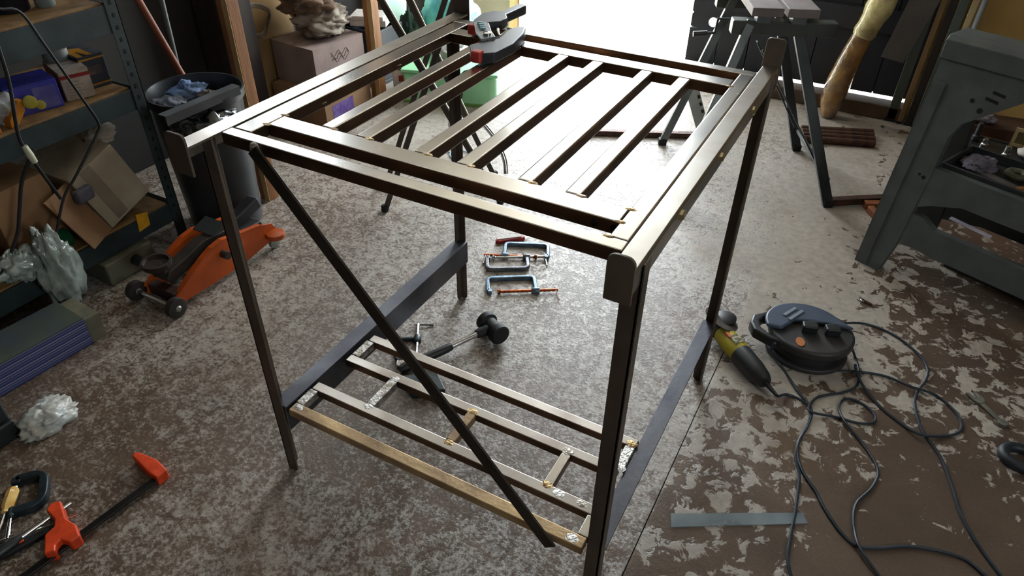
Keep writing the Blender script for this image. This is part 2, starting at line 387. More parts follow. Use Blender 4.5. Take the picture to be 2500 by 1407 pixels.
def end_plate(x0, x1, z0, z1, y0, y1, r, parent, m=LEGM):
    pts = [(x0, z0), (x1, z0)]
    for k in range(6): a = math.pi/2*k/5; pts.append((x1-r+r*math.cos(a), z1-r+r*math.sin(a)))
    for k in range(6): a = math.pi/2+math.pi/2*k/5; pts.append((x0+r+r*math.cos(a), z1-r+r*math.sin(a)))
    M = Matrix(((1,0,0,0),(0,0,1,0),(0,1,0,0),(0,0,0,1)))
    obj('end_plate', MB().prism(pts, y0, y1, M), m, parent, bevel=.0008)
end_plate(.697, .7335, .806, .876, -.048, -.0435, .012, aR)
end_plate(-.040, .0035, .800, .872, -.071, -.0665, .010, aL)
end_plate(.697, .7345, .800, .905, .779, .784, .008, aR)
end_plate(-.040, .003, .800, .895, .773, .778, .008, aL, LEGM)
for y in (.142, .346, .561):
    obj('bolt_head', MB().lathe([(.0085, 0), (.0085, .004), (.006, .006)], 6, Matrix.Translation((.732, y, .838)) @ Matrix.Rotation(math.radians(90), 4, 'Y')), mat('zinc_bolt', '#d9c9a0', None, rough=.22, metal=1), aR)
for y in (.20, .43, .63): weld(.046, y, H-.012, .004, .008, mat('weld_lump', '#8f8460', '#5d5238', 60, .6, .5, .5, 120), seed=int(y*50))
# legs: lengths of angle iron with rounded foot corners
def leg(xc, yc, sx, sy, fw, top):
    t = .004; x0 = xc + sx*fw/2; y0 = yc + sy*fw/2     # outer corner at (x0,y0)
    mb = MB()
    P = [(0, .012), (.004, .003), (.012, 0), (fw, 0)] ; r = .01
    # front/back flange as a plate with a rounded lower corner, side flange likewise
    def flange(axis):
        pts = [(0, top), (0, 0), (fw-r, 0)] + [(fw-r+r*math.sin(a), r-r*math.cos(a)) for a in (math.pi*k/10 for k in range(1, 6))] + [(fw, top)]
        if axis == 'x': M = Matrix(((-sx, 0, 0, x0), (0, 0, -sy, y0), (0, 1, 0, 0), (0, 0, 0, 1)))
        else: M = Matrix(((0, 0, -sx, x0), (-sy, 0, 0, y0), (0, 1, 0, 0), (0, 0, 0, 1)))
        mb.prism(pts, 0, t, M)
    flange('x'); flange('y')
    return obj('leg', mb, LEGM, tb, bevel=.0006)
lg = leg(-.0215, -.0005, -1, -1, .0275, H-.004)
leg(.7215, -.0005, 1, -1, .0265, H-.004); leg(.7205, .736, 1, 1, .0265, H-.004); leg(-.0205, .736, -1, 1, .0230, H-.004)
for z in (.30, .235, .47): obj('bolt_hole', MB().lathe([(.0038, 0), (.0038, .0006)], 12, Matrix.Translation((-.0125, -.0123, z)) @ Matrix.Rotation(math.radians(90), 4, 'X')), HOLE, lg)
# lower side rails
M_xz = Matrix(((1,0,0,0),(0,0,1,0),(0,1,0,0),(0,0,0,1)))
obj('lower_rail', MB().prism([(-.038, .214), (0, .214), (0, .144), (-.004, .144), (-.004, .210), (-.038, .210)], -.008, .742, M_xz), BLUEST, tb, bevel=.0008)
obj('lower_rail', MB().prism([(.735, .205), (.7005, .205), (.7005, .165), (.7045, .165), (.7045, .201), (.735, .201)], .015, .745, M_xz), BLUEST, tb, bevel=.0008)
# low shelf ladder
zs = .210; h = .020
steel_bar('shelf_bar', (.004, -.008, zs-h), (.698, .018, zs), RUSTB, lab='tan-brown scaled front shelf bar')
steel_bar('shelf_bar', (.004, .066, zs-h), (.694, .091, zs), STEEL_D)
steel_bar('shelf_bar', (.010, .176, zs-h), (.690, .200, zs), STEEL_D)
steel_bar('shelf_bar', (.014, .258, zs-h), (.7, .282, zs), STEEL_D)
for x, y0, y1, m in ((.013, .018, .066, STEEL_G), (.021, .2, .258, STEEL_G), (.149, .091, .176, STEEL_G), (.356, .091, .176, RUSTB), (.582, .091, .176, STEEL), (.688, .018, .066, STEEL), (.689, .2, .258, STEEL_G)):
    steel_bar('shelf_crosspiece', (x-.011, y0, zs-h), (x+.011, y1, zs), m)
for i, (x, y, m) in enumerate(((.149, .084, STEEL_G), (.149, .182, STEEL_G), (.356, .084, BRASSW), (.356, .182, BRASSW), (.582, .088, BRASSW), (.582, .182, STEEL_G), (.61, .080, STEEL_G), (.66, .080, STEEL_G), (.675, .004, STEEL_G), (.69, .195, STEEL_G), (.02, .008, STEEL_G), (.689, .266, BRASSW))):
    obj('weld', MB().blob((x, y, zs-.0003), (.013, .009, .0009), i+30, .35, 12, 5), m, tb, smooth=True)
# long diagonal flat-bar brace across the front
obj('diagonal_brace', MB().bar((.086, -.0145, .846), (.640, -.0145, .183), .026, .0045, up=(0, 1, 0)), mat('dark_flat_bar', '#4a443e', '#38322d', 12, .45, .7, .1, 80), tb, bevel=.0006)
obj('weld_lump', MB().blob((.078, -.004, .842), (.008, .007, .010), 4, .3, 10, 6), STEEL_G, tb, smooth=True)

# ---------------------------------------------------------------- black spring clamp gripping the back-left corner
sc_ = thing('spring_clamp', 'black plastic spring clamp with red pads gripping the table corner', 'clamp', (.17, .66, .85))
BLK = mat('clamp_black_nylon', '#2b2d31', '#232528', 30, .45)
RPAD = mat('red_rubber_pad', '#b5372f', '#9d2a24', 40, .6)
zc = .8525
obj('jaw_handle', MB().prism([(.090,.640),(.108,.638),(.118,.665),(.138,.690),(.138,.722),(.122,.745),(.129,.832),(.116,.841),(.104,.835),(.101,.762),(.080,.750),(.070,.720),(.078,.674)], zc, zc+.022), BLK, sc_, bevel=.004)
obj('jaw_handle', MB().prism([(.172,.545),(.160,.520),(.186,.482),(.212,.484),(.232,.500),(.236,.570),(.222,.640),(.206,.682),(.186,.678),(.180,.640),(.192,.585)], zc, zc+.022), BLK, sc_, bevel=.004)
obj('pad', MB().box((.090, .624, zc+.002), (.112, .642, zc+.024)), RPAD, sc_, bevel=.004)
obj('pad', MB().box((.188, .474, zc+.002), (.211, .497, zc+.026)), RPAD, sc_, bevel=.005)
obj('pivot_link', MB().prism([(.108,.655),(.100,.636),(.140,.580),(.172,.546),(.190,.575),(.165,.602),(.130,.650)], zc+.0222, zc+.027), mat('clamp_grey_link', '#7b7f80', '#5f6364', 20, .4, .5), sc_, bevel=.001)
obj('rivet', MB().lathe([(.009, 0), (.009, .004), (.005, .006)], 14, Matrix.Translation((.168, .578, zc+.027))), CHROME, sc_, smooth=True)
for k in range(4): obj('ratchet_tooth', MB().box((.112+k*.008, .632-k*.010, zc+.027), (.124+k*.008, .637-k*.010, zc+.031)), mat('pale_blue_plastic', '#8fb6bf', None, rough=.4), sc_)
sp = smooth_path([(.150, .66, zc+.012), (.158, .64, zc+.02), (.172, .625, zc+.012), (.182, .64, zc+.02), (.19, .655, zc+.012)], 5)
obj('spring', MB().tube(sp, .003, 6), CHROME, sc_, smooth=True)

# ---------------------------------------------------------------- G-clamps on the floor
def g_clamp(label, o, ang, L, Dp, m, screw_m, flip=1, screw_end=1, group=None, open_=.35, tb_ang=70, th=.016, w=.013, r=.022):
    """frame lies flat: back along +u, arms towards +v*flip, screw through the arm at u=L (screw_end 1) or u=0"""
    M = frame((o[0], o[1], 0), ang)
    if flip < 0: M = M @ Matrix.Diagonal((1, -1, 1, 1))
    if screw_end < 0: M = M @ Matrix.Translation((L, 0, 0)) @ Matrix.Diagonal((-1, 1, 1, 1))
    c = M @ Vector((L/2, Dp/2, 0))
    t = thing('g_clamp', label, 'clamp', (c.x, c.y, 0), group)
    def arc(cx, cy, r, a0, a1, n=5): return [(cx+r*math.cos(a0+(a1-a0)*k/n), cy+r*math.sin(a0+(a1-a0)*k/n)) for k in range(n+1)]
    pi = math.pi
    outer = [(0, Dp)] + arc(r, r, r, pi, 1.5*pi) + arc(L-r, r, r, 1.5*pi, 2*pi) + [(L, Dp)]
    inner = [(L-w, Dp)] + arc(L-w-.008, w+.008, .008, 2*pi, 1.5*pi, 3) + arc(w+.008, w+.008, .008, 1.5*pi, pi, 3) + [(w, Dp)]
    obj('frame', MB(M).prism(outer+inner, .0, th), m, t, bevel=.0035)
    z = th/2
    obj('anvil', MB(M).box((w*.3, Dp-.012, .001), (w+.004, Dp+.006, th)), m, t, bevel=.002)
    obj('collar', MB(M).lathe([(.010, 0), (.011, .004), (.011, .020), (.010, .024)], 16, Matrix.Translation((L-.020, Dp, z+.001)) @ Matrix.Rotation(pi/2, 4, 'Y')), m, t, smooth=True)
    x0 = w + open_*(L-2*w); x1 = L + .062
    prof = []; n = 26
    for k in range(n+1):
        zz = (x1-x0)*k/n; prof += [(.0042 if k % 2 else .0052, zz)]
    s = obj('screw', MB(M).lathe(prof, 10, Matrix.Translation((x0, Dp, z+.001)) @ Matrix.Rotation(pi/2, 4, 'Y')), screw_m, t, smooth=True)
    obj('swivel_pad', MB(M).lathe([(.006, 0), (.009, .002), (.009, .006), (.005, .010)], 14, Matrix.Translation((x0-.008, Dp, z+.001)) @ Matrix.Rotation(pi/2, 4, 'Y')), screw_m, t, smooth=True)
    a = math.radians(tb_ang); d = Vector((math.cos(a)*.3, math.sin(a), 0)).normalized()
    p = Vector((x1-.006, Dp, z+.001))
    q0 = p - d*.012 + Vector((0, 0, .002)); q1 = p + d*.045 - Vector((0, 0, .005))
    obj('tommy_bar', MB(M).tube([q0, q1], .0028, 8), CHROME if screw_m is not COPPER else mat('tarnished_bar', '#a08d84', None, rough=.35, metal=1), t, smooth=True)
    return t
G3 = 'G-clamps lying in a row on the floor'
g_clamp('blue-grey G-clamp with copper screw, farthest of the row on the floor', (-.057, 1.066), .44, .158, -.0 + .080, BLUECL, COPPER, flip=-1, screw_end=-1, group=G3, open_=.28)
g_clamp('grey G-clamp opening away, silver screw, middle of the row on floor', (-.030, .893), .545, .146, .072, mat('grey_cast_iron', '#77797d', '#55575c', 30, .4, .6, .12, 90), CHROME, flip=1, screw_end=1, group=G3, open_=.15, tb_ang=-80)
g_clamp('blue-grey G-clamp with copper screw, nearest of the row on floor', (-.010, .858), .57, .162, .078, BLUECL, COPPER, flip=-1, screw_end=1, group=G3, open_=.22)
g_clamp('small dark G-clamp with bright screw beside the rubber mallet', (-.085, .478), -1.0, .10, .062, DARKCL, CHROME, flip=1, screw_end=-1, open_=.1, tb_ang=80, th=.013, w=.010)
kn = thing('utility_knife', 'small red and white utility knife lying past the G-clamps', 'knife', (-.03, 1.115, 0))
Mk = frame((-.085, 1.055, 0), .78)
obj('handle', MB(Mk).prism([(0, 0), (.012, -.006), (.10, -.006), (.108, 0), (.10, .018), (.008, .018)], 0, .014), REDP, kn, bevel=.003)
obj('side_plate', MB(Mk).prism([(.006, .002), (.094, -.002), (.096, .013), (.010, .014)], .0142, .017), WHITEP, kn, bevel=.001)
obj('blade', MB(Mk).prism([(.106, .0), (.128, .004), (.106, .014)], .005, .0065), CHROME, kn)
# ---------------------------------------------------------------- rubber mallet
ml = thing('mallet', 'black rubber mallet with bright steel shaft under the table', 'mallet', (.12, .56, 0))
hc = Vector((.148, .630, .032)); hx = Vector((.088, -.048, 0)).normalized(); hd = Vector((-.42, -.78, -.0)).normalized()
rotX = lambda p, d: Matrix.Translation(p) @ Vector((0, 0, 1)).rotation_difference(d).to_matrix().to_4x4()
obj('head', MB().lathe([(.026, 0), (.030, .004), (.030, .022), (.023, .028), (.023, .062), (.030, .068), (.030, .088), (.026, .092)], 24, rotX(hc - hx*.046, hx)), BLACKR, ml, smooth=True)
obj('neck', MB().lathe([(.016, 0), (.015, .03), (.012, .042)], 16, rotX(hc + hd*.012, hd)), BLACKR, ml, smooth=True)
obj('shaft', MB().tube([hc + hd*.05, hc + hd*.145 + Vector((0, 0, -.008))], .0085, 14), CHROME, ml, smooth=True)
gp = [hc + hd*t + Vector((0, 0, -.008-(t-.14)*.05)) for t in (.135, .15, .19, .24, .28, .295)]
obj('grip', MB().tube(gp, .012, 14, radii=[.010, .0125, .0125, .0135, .0145, .011]), BLACKP, ml, smooth=True)
# steel angle offcut under the shelf
of = obj('angle_offcut', MB(frame((.030, .345, 0), -.36)).prism([(0, 0), (.070, -.012), (.118, .060), (.048, .084)], 0, .026), mat('dark_offcut', '#444b4d', '#33393b', 16, .4, .5, .1, 60), bevel=.003)
tag(of, 'dark steel block lying on floor under the low shelf', 'steel block')
nut = obj('hex_nut', MB().lathe([(.0, .014), (.009, .014), (.010, .012), (.019, .012), (.020, .010), (.020, .002), (.019, 0), (.009, 0), (.0, 0)][1:-1], 6, Matrix.Translation((-.006, .402, 0))), CHROME, bevel=.001)
tag(nut, 'large bright steel nut on floor below the diagonal brace', 'nut')
# ---------------------------------------------------------------- bottom-left clamps
bc = thing('bar_clamp', 'long black bar clamp with orange-red jaws at the lower left', 'clamp', (-.29, -.35, 0))
Mb = frame((-.270, -.180, 0), math.radians(-96.2))   # +u runs along the bar towards the viewer, +v to the right
BARM = mat('black_bar', '#2a2826', '#1d1c1b', 20, .4, .5)
obj('bar', MB(Mb).box((.0, -.004, .010), (.47, .013, .016)), BARM, bc, bevel=.0015)
obj('fixed_jaw', MB(Mb).prism([(-.012, .016), (.016, .018), (.018, -.010), (.016, -.040), (.012, -.086), (.002, -.092), (-.006, -.080), (-.016, -.030)], .0, .030), ORCLAMP, bc, bevel=.004)
obj('sliding_jaw', MB(Mb).prism([(.172, -.098), (.190, -.108), (.204, -.098), (.206, -.060), (.216, -.044), (.238, -.040), (.248, -.020), (.262, .004), (.244, .016), (.236, .002), (.224, -.002), (.216, .020), (.196, .022), (.186, -.010), (.190, -.044)], .0, .032), ORCLAMP, bc, bevel=.004)
obj('screw', MB(Mb).tube([(.160, -.088, .016), (.27, -.088, .016)], .005, 10), CHROME, bc, smooth=True)
obj('handle', MB(Mb).tube([(.265, -.088, .016), (.28, -.088, .016), (.34, -.088, .016), (.355, -.088, .016)], .011, 12, radii=[.007, .012, .012, .008]), BLACKP, bc, smooth=True)
g_clamp('black cast G-clamp with curved frame beside the orange bar clamp', (-.505, -.290), -.66, .112, .070, DARKCL, CHROME, flip=-1, screw_end=1, open_=.25, th=.022, w=.020, tb_ang=60, r=.038)
sd = thing('screwdriver', 'amber-handled screwdriver leaning beside the black G-clamp', 'screwdriver', (-.50, -.40, 0))
p0, p1 = Vector((-.515, -.368, .020)), Vector((-.455, -.435, .016)); dd = (p1-p0).normalized()
obj('handle', MB().tube([p0, p0+dd*.008, p0+dd*.05, p0+dd*.058, p0+dd*.064], .012, 8, radii=[.009, .013, .012, .008, .009]), mat('amber_handle', '#c98d2e', '#e6c37a', 30, .2, coat=.6), sd, smooth=True)
obj('shaft', MB().tube([p0+dd*.06, p0+dd*.135], .0032, 8), CHROME, sd, smooth=True)
obj('tip', MB().bar(p0+dd*.13, p0+dd*.15, .007, .002), CHROME, sd)
fc = thing('bar_clamp', 'small black and orange clamp lying flat at lower-left corner', 'clamp', (-.40, -.43, 0))
Mf = frame((-.358, -.392, 0), math.radians(-112))
obj('bar', MB(Mf).prism([(0, -.006), (.085, -.012), (.105, -.004), (.106, .010), (.085, .014), (0, .008)], .002, .014), BLACKP, fc, bevel=.003)
obj('insert', MB(Mf).box((.048, -.004, .0142), (.09, .003, .017)), ORCLAMP, fc, bevel=.001)
obj('rod', MB(Mf).tube([(-.055, -.002, .012), (.12, -.03, .012)], .0018, 6), CHROME, fc, smooth=True)
# ---------------------------------------------------------------- cable reel
rl = thing('cable_reel', 'blue-grey plastic cassette cable reel with sockets on floor', 'cable reel', (.94, 1.02, 0))
c = Vector((.955, 1.012, 0))
tilt = Matrix.Translation(c) @ Matrix.Rotation(math.radians(0), 4, 'X')
def oval(a, b_, n=32, cx=0, cy=0): return [(cx+a*math.cos(2*math.pi*k/n), cy+b_*math.sin(2*math.pi*k/n)) for k in range(n)]
Mr = Matrix.Translation(c) @ Matrix.Rotation(math.radians(14), 4, 'Z')
obj('drum', MB(Mr).prism(oval(.098, .090), .012, .052), BLACKP, rl, bevel=.004, smooth=True)
obj('lower_shell', MB(Mr).prism(oval(.112, .102), 0, .016), REELD, rl, bevel=.005)
ush = obj('upper_shell', MB(Mr).prism(oval(.115, .105), .050, .080), REELD, rl, bevel=.010, seg=3)
hp = [(-.070, .075), (-.118, .062), (-.158, .036), (-.166, .0), (-.156, -.034), (-.112, -.062), (-.070, -.075), (-.080, -.045), (-.118, -.034), (-.136, -.014), (-.138, .012), (-.124, .034), (-.080, .048)]
obj('carry_handle', MB(Mr).prism(hp, .040, .074), BLACKP, rl, bevel=.008, seg=3)
cov = [(.020+.10*math.cos(a), .0+.092*math.sin(a)) for a in [math.radians(x) for x in range(10, 186, 8)]]
cov = [(.112, .02)] + [(-.02+.108*math.cos(math.radians(x)), .098*math.sin(math.radians(x))) for x in range(25, 200, 9)] + [(-.085, -.03), (-.05, .012), (.0, .022), (.06, .02)]
obj('cover', MB(Mr).prism(cov, .0805, .094), REELB, rl, bevel=.006, seg=3)
obj('grip_slot', MB(Mr @ Matrix.Rotation(math.radians(52), 4, 'Z')).box((-.03, .070, .0942), (.026, .080, .0975)), mat('pale_reel_rib', '#7d8894', None, rough=.35), ush, bevel=.002)
obj('grip_slot', MB(Mr @ Matrix.Rotation(math.radians(52), 4, 'Z')).box((-.034, .050, .0942), (.03, .060, .0975)), MATS['pale_reel_rib'], ush, bevel=.002)
obj('badge', MB(Mr).prism(oval(.012, .019, 20, -.036, -.066), .0802, .0822), mat('orange_badge', '#b5713a', '#9a5c2c', 60, .5), ush)
for (px, py, a) in ((-.012, -.012, .2), (.048, -.008, .3)):
    Mp = Mr @ Matrix.Translation((px, py, .0805)) @ Matrix.Rotation(a, 4, 'Z')
    obj('plug', MB(Mp).prism([(-.022, -.012), (.018, -.018), (.024, 0), (.016, .016), (-.018, .014)], 0, .026), BLACKP, rl, bevel=.005)
# ---------------------------------------------------------------- angle grinder
gr = thing('angle_grinder', 'yellow-green angle grinder with black grip beside the table leg', 'angle grinder', (.81, .86, 0))
g0 = Vector((.738, .925, .034)); g1 = Vector((.892, .786, .030)); gd = (g1-g0).normalized()
def gt(rs, m, name, n=18): obj(name, MB().tube([g0+gd*t for t, r in rs], 0, n, radii=[r for t, r in rs]), m, gr, smooth=True)
gt([(-.012, .020), (-.004, .028), (.030, .030), (.066, .031), (.085, .029)], YELLOW, 'motor_housing')
gt([(.084, .030), (.10, .031), (.15, .029), (.185, .024), (.200, .018)], BLACKP, 'grip')
gt([(.198, .008), (.222, .006), (.250, .004)], BLACKR, 'cable_sleeve')
sdv = Vector((0, 0, 1)).cross(gd).normalized()
obj('gear_head', MB().lathe([(.022, 0), (.027, .006), (.026, .03), (.018, .042)], 16, Matrix.Translation(g0 - gd*.028 + Vector((0, 0, -.022)))), mat('gear_casting', '#5d5b52', '#47453e', 20, .4, .7), gr, smooth=True)
obj('cutting_disc', MB().lathe([(.052, 0), (.052, .0025)], 28, rotX(g0 - gd*.020 + Vector((-.004, .012, .030)), Vector((.35, .25, 1)).normalized())), mat('brown_disc', '#4a4037', '#352d27', 40, .7), gr)
obj('guard', MB().lathe([(.030, 0), (.032, .018), (.024, .022)], 18, Matrix.Translation(g0 - gd*.034 + Vector((.014, .018, .012)))), BLACKP, gr, smooth=True)
lp = g0+gd*.055+Vector((0, 0, .0305))
obj('rating_label', MB().bar(lp-gd*.016, lp+gd*.016, .030, .0016), mat('label_silver', '#a09a78', '#3f3b2c', 90, .5, lo=.45, hi=.55), gr)
obj('slide_switch', MB().bar(g0+gd*.02+sdv*-.012+Vector((0, 0, .029)), g0+gd*.045+sdv*-.012+Vector((0, 0, .030)), .010, .005), ORANGE, gr, bevel=.001)
# ---------------------------------------------------------------- cables
def cable(label, pts, r, z=None, m=CABLE, group=None, sub=5):
    pts = [(p[0], p[1], (p[2] if len(p) > 2 and p[2] > 0 else r)) for p in pts]
    o = obj('cable', MB().tube(smooth_path(pts, sub), r, 7), m, smooth=True)
    return tag(o, label, 'cable', group)
cable('grinder power cable running straight down past the clear strip', [g1+gd*.045, (0.951, 0.805, 0), (1.005, 0.789, 0), (1.014, 0.736, 0), (1.008, 0.682, 0), (1.004, 0.629, 0), (1.009, 0.591, 0), (1.025, 0.548, 0), (1.031, 0.501, 0), (1.037, 0.432, 0), (1.040, 0.360, 0), (1.046, 0.306, 0), (1.066, 0.261, 0)], .0036)
cable('cable from reel plug that sweeps across to the lower right', [(0.877, 0.891, 0.088), (0.874, 0.892, 0.050), (0.908, 0.910, 0), (0.966, 0.834, 0), (1.011, 0.783, 0), (1.015, 0.720, 0), (1.004, 0.657, 0), (1.009, 0.609, 0), (1.031, 0.561, 0), (1.069, 0.516, 0), (1.090, 0.483, 0), (1.132, 0.435, 0), (1.170, 0.414, 0), (1.216, 0.435, 0), (1.269, 0.468, 0), (1.332, 0.488, 0), (1.379, 0.490, 0), (1.424, 0.460, 0)], .0036)
cable('cable from second plug tying the small loop near the grinder cable', [(1.000, 1.032, 0.090), (1.044, 1.057, 0.060), (1.084, 1.053, 0), (1.103, 0.988, 0), (1.104, 0.929, 0), (1.078, 0.888, 0), (1.032, 0.848, 0), (1.012, 0.817, 0), (1.009, 0.764, 0.010), (1.073, 0.783, 0), (1.121, 0.788, 0), (1.153, 0.804, 0), (1.162, 0.828, 0), (1.143, 0.857, 0), (1.103, 0.871, 0), (1.079, 0.854, 0), (1.075, 0.818, 0), (1.094, 0.770, 0.010), (1.139, 0.728, 0), (1.176, 0.677, 0), (1.187, 0.638, 0), (1.178, 0.588, 0), (1.155, 0.534, 0), (1.152, 0.491, 0), (1.160, 0.450, 0), (1.175, 0.405, 0.010), (1.229, 0.351, 0)], .0034)
cable('cable from the back of the reel curving wide to the right', [(1.024, 1.149, 0.030), (1.090, 1.220, 0), (1.170, 1.208, 0), (1.240, 1.153, 0), (1.268, 1.099, 0), (1.266, 1.043, 0), (1.254, 1.001, 0), (1.246, 0.951, 0), (1.253, 0.899, 0), (1.272, 0.839, 0), (1.298, 0.800, 0), (1.322, 0.755, 0), (1.346, 0.677, 0), (1.365, 0.609, 0), (1.398, 0.545, 0), (1.450, 0.474, 0)], .0036)
cable('cable leaving under the reel and forming the large right-hand loop', [(0.935, 0.939, 0), (1.005, 0.946, 0), (1.096, 0.988, 0), (1.168, 1.008, 0), (1.230, 0.990, 0.010), (1.290, 0.997, 0), (1.340, 0.957, 0), (1.357, 0.912, 0), (1.349, 0.876, 0), (1.316, 0.846, 0), (1.268, 0.818, 0.010), (1.223, 0.840, 0), (1.171, 0.875, 0), (1.125, 0.920, 0.010), (1.097, 0.971, 0.012), (1.088, 1.001, 0.016)], .0036)
st = obj('clear_strip', MB().prism([(0.794, 0.299), (1.051, 0.444), (1.067, 0.422), (0.806, 0.266)], 0, .003), mat('bluish_clear_acrylic', '#a9b9c0', '#8797a0', 9, .2, alpha=.5, coat=.5))
tag(st, 'bluish transparent plastic strip lying flat on the floor', 'plastic strip')
wr = thing('spanner', 'grey open-ended spanner on the dark floor at right', 'spanner', (*(1.416, 1.009), 0))
a0, a1 = Vector((1.398, 1.025, 0)), Vector((1.451, 0.967, 0)); wd = (a1-a0).normalized(); ang = math.atan2(wd.y, wd.x); L_ = (a1-a0).length
Mw = frame((a0.x, a0.y, 0), ang); SPM = mat('dull_spanner_steel', '#8d8d82', '#73736a', 20, .5, .6)
obj('shank', MB(Mw).prism([(0, -.007), (L_*.9, -.006), (L_*.9, .006), (0, .007)], .001, .006), SPM, wr, bevel=.0015)
obj('jaw', MB(Mw).prism([(.006, .008), (-.006, .016), (-.030, .015), (-.032, .008), (-.014, .005), (-.014, -.004), (-.036, -.008), (-.036, -.015), (-.008, -.015), (.006, -.008)], .0, .008), SPM, wr, bevel=.0015)
obj('ring_end', MB(Mw).lathe([(.006, 0), (.0115, 0), (.0115, .008), (.006, .008), (.006, 0)][:-1], 16, Matrix.Translation((L_*.96, 0, 0))), SPM, wr, bevel=.001)
rg = obj('rubber_ring', MB().tube([Vector((1.488, 0.853, 0)) + Vector((.042*math.cos(2*math.pi*k/28), .034*math.sin(2*math.pi*k/28), .012)) for k in range(28)], .013, 10, closed=True), mat('ring_blue_black', '#22282e', '#181c20', 20, .5), smooth=True)
tag(rg, 'black rubber ring cut by the right edge of picture', 'ring')
bl = thing('bolt', 'small bright bolt on the bare floor behind the reel', 'bolt', (1.074, 1.337, 0))
bp_ = Vector((1.070, 1.339, 0))
obj('head', MB().lathe([(.007, 0), (.008, .001), (.008, .006), (.006, .007)], 6, Matrix.Translation(bp_)), CHROME, bl)
obj('shank', MB().tube([bp_+Vector((.006, -.002, .005)), bp_+Vector((.028, -.010, .004))], .004, 8), RUST, bl, smooth=True)

# ---------------------------------------------------------------- trolley jack
jk = thing('trolley_jack', 'orange trolley jack with black lifting arm and small wheels', 'trolley jack', (-.79, .45, 0))
Myz = lambda x: Matrix(((0,0,1,x),(1,0,0,0),(0,1,0,0),(0,0,0,1)))
side = [(.262, .022), (.268, .044), (.30, .066), (.34, .090), (.39, .116), (.43, .132), (.472, .138), (.52, .128), (.57, .118), (.63, .108), (.672, .092), (.690, .062), (.686, .040), (.64, .030), (.58, .022), (.53, .016), (.40, .016)]
for x in (-.728, -.852): obj('side_plate', MB().prism(side, x-.003, x+.003, Myz(0)), ORANGE, jk, bevel=.001)
for x, s in ((-.728, 1), (-.852, 1)):
    fl_ = [(p[0], p[1]) for p in side[1:10]]
    mb = MB()
    for (a, b_), (c_, d_) in zip(fl_[:-1], fl_[1:]): mb.bar((x-.006, a, b_), (x-.006, c_, d_), .018, .003, up=(0, 0, 1))
    obj('edge_flange', mb, ORANGE, jk)
obj('lift_arm', MB().prism([(.285, .085), (.30, .108), (.36, .120), (.44, .140), (.53, .132), (.545, .10), (.50, .085), (.42, .095), (.34, .075), (.30, .068)], -.812, -.768, Myz(0)), mat('black_jack_arm', '#2c2824', '#3b332d', 14, .45, .3), jk, bevel=.003)
obj('saddle', MB().lathe([(.020, .0), (.022, .018), (.040, .026), (.043, .036), (.043, .044), (.036, .044), (.034, .034), (.0, .034)][:-1], 24, Matrix.Translation((-.79, .285, .108))), mat('rust_brown_saddle', '#33241d', '#231914', 30, .6, .3, .3), jk, smooth=True)
obj('bracket', MB().box((-.846, .268, .022), (-.734, .30, .060)), mat('dark_red_bracket', '#3a1c14', '#2a1511', 20, .6), jk, bevel=.003)
obj('axle', MB().tube([(-.885, .250, .032), (-.70, .250, .032)], .008, 10), CHROME, jk, smooth=True)
for x in (-.884, -.712):
    wl = obj('wheel', MB().lathe([(.020, 0), (.031, .002), (.032, .012), (.031, .022), (.020, .024)], 22, Matrix.Translation((x-.012, .250, .032)) @ Matrix.Rotation(math.pi/2, 4, 'Y')), mat('jack_wheel', '#3a3833', '#2a2825', 20, .5, .3), jk, smooth=True)
    obj('hub', MB().lathe([(.008, 0), (.010, .026), (.006, .030)], 14, Matrix.Translation((x-.013, .250, .032)) @ Matrix.Rotation(math.pi/2, 4, 'Y')), mat('hub_grey', '#8a8a80', None, rough=.4, metal=.6), wl, smooth=True)
for x in (-.855, -.725):
    cs = obj('caster', MB().lathe([(.014, 0), (.021, .002), (.021, .014), (.014, .016)], 18, Matrix.Translation((x-.008, .668, .021)) @ Matrix.Rotation(math.pi/2, 4, 'Y')), mat('caster_pale', '#7d7d74', None, rough=.5), jk, smooth=True)
obj('caster_plate', MB().lathe([(.030, 0), (.032, .004), (.030, .016), (.022, .018)], 20, Matrix.Translation((-.705, .662, .052))), ORANGE, jk, smooth=True)
obj('cross_tube', MB().tube([(-.856, .462, .095), (-.70, .462, .095)], .013, 14), mat('pivot_dark', '#3a3230', None, rough=.5, metal=.4), jk, smooth=True)
obj('handle_socket', MB().bar((-.80, .560, .115), (-.80, .690, .150), .045, .040), BLACKP, jk, bevel=.006)
obj('hydraulic_unit', MB().box((-.83, .52, .025), (-.75, .66, .105)), mat('unit_dark', '#2b2927', '#201e1d', 12, .5), jk, bevel=.008)
obj('top_plate', MB().bar((-.85, .50, .150), (-.76, .50, .150), .060, .004, up=(0, -.3, 1)), DKGREY, jk, bevel=.001)

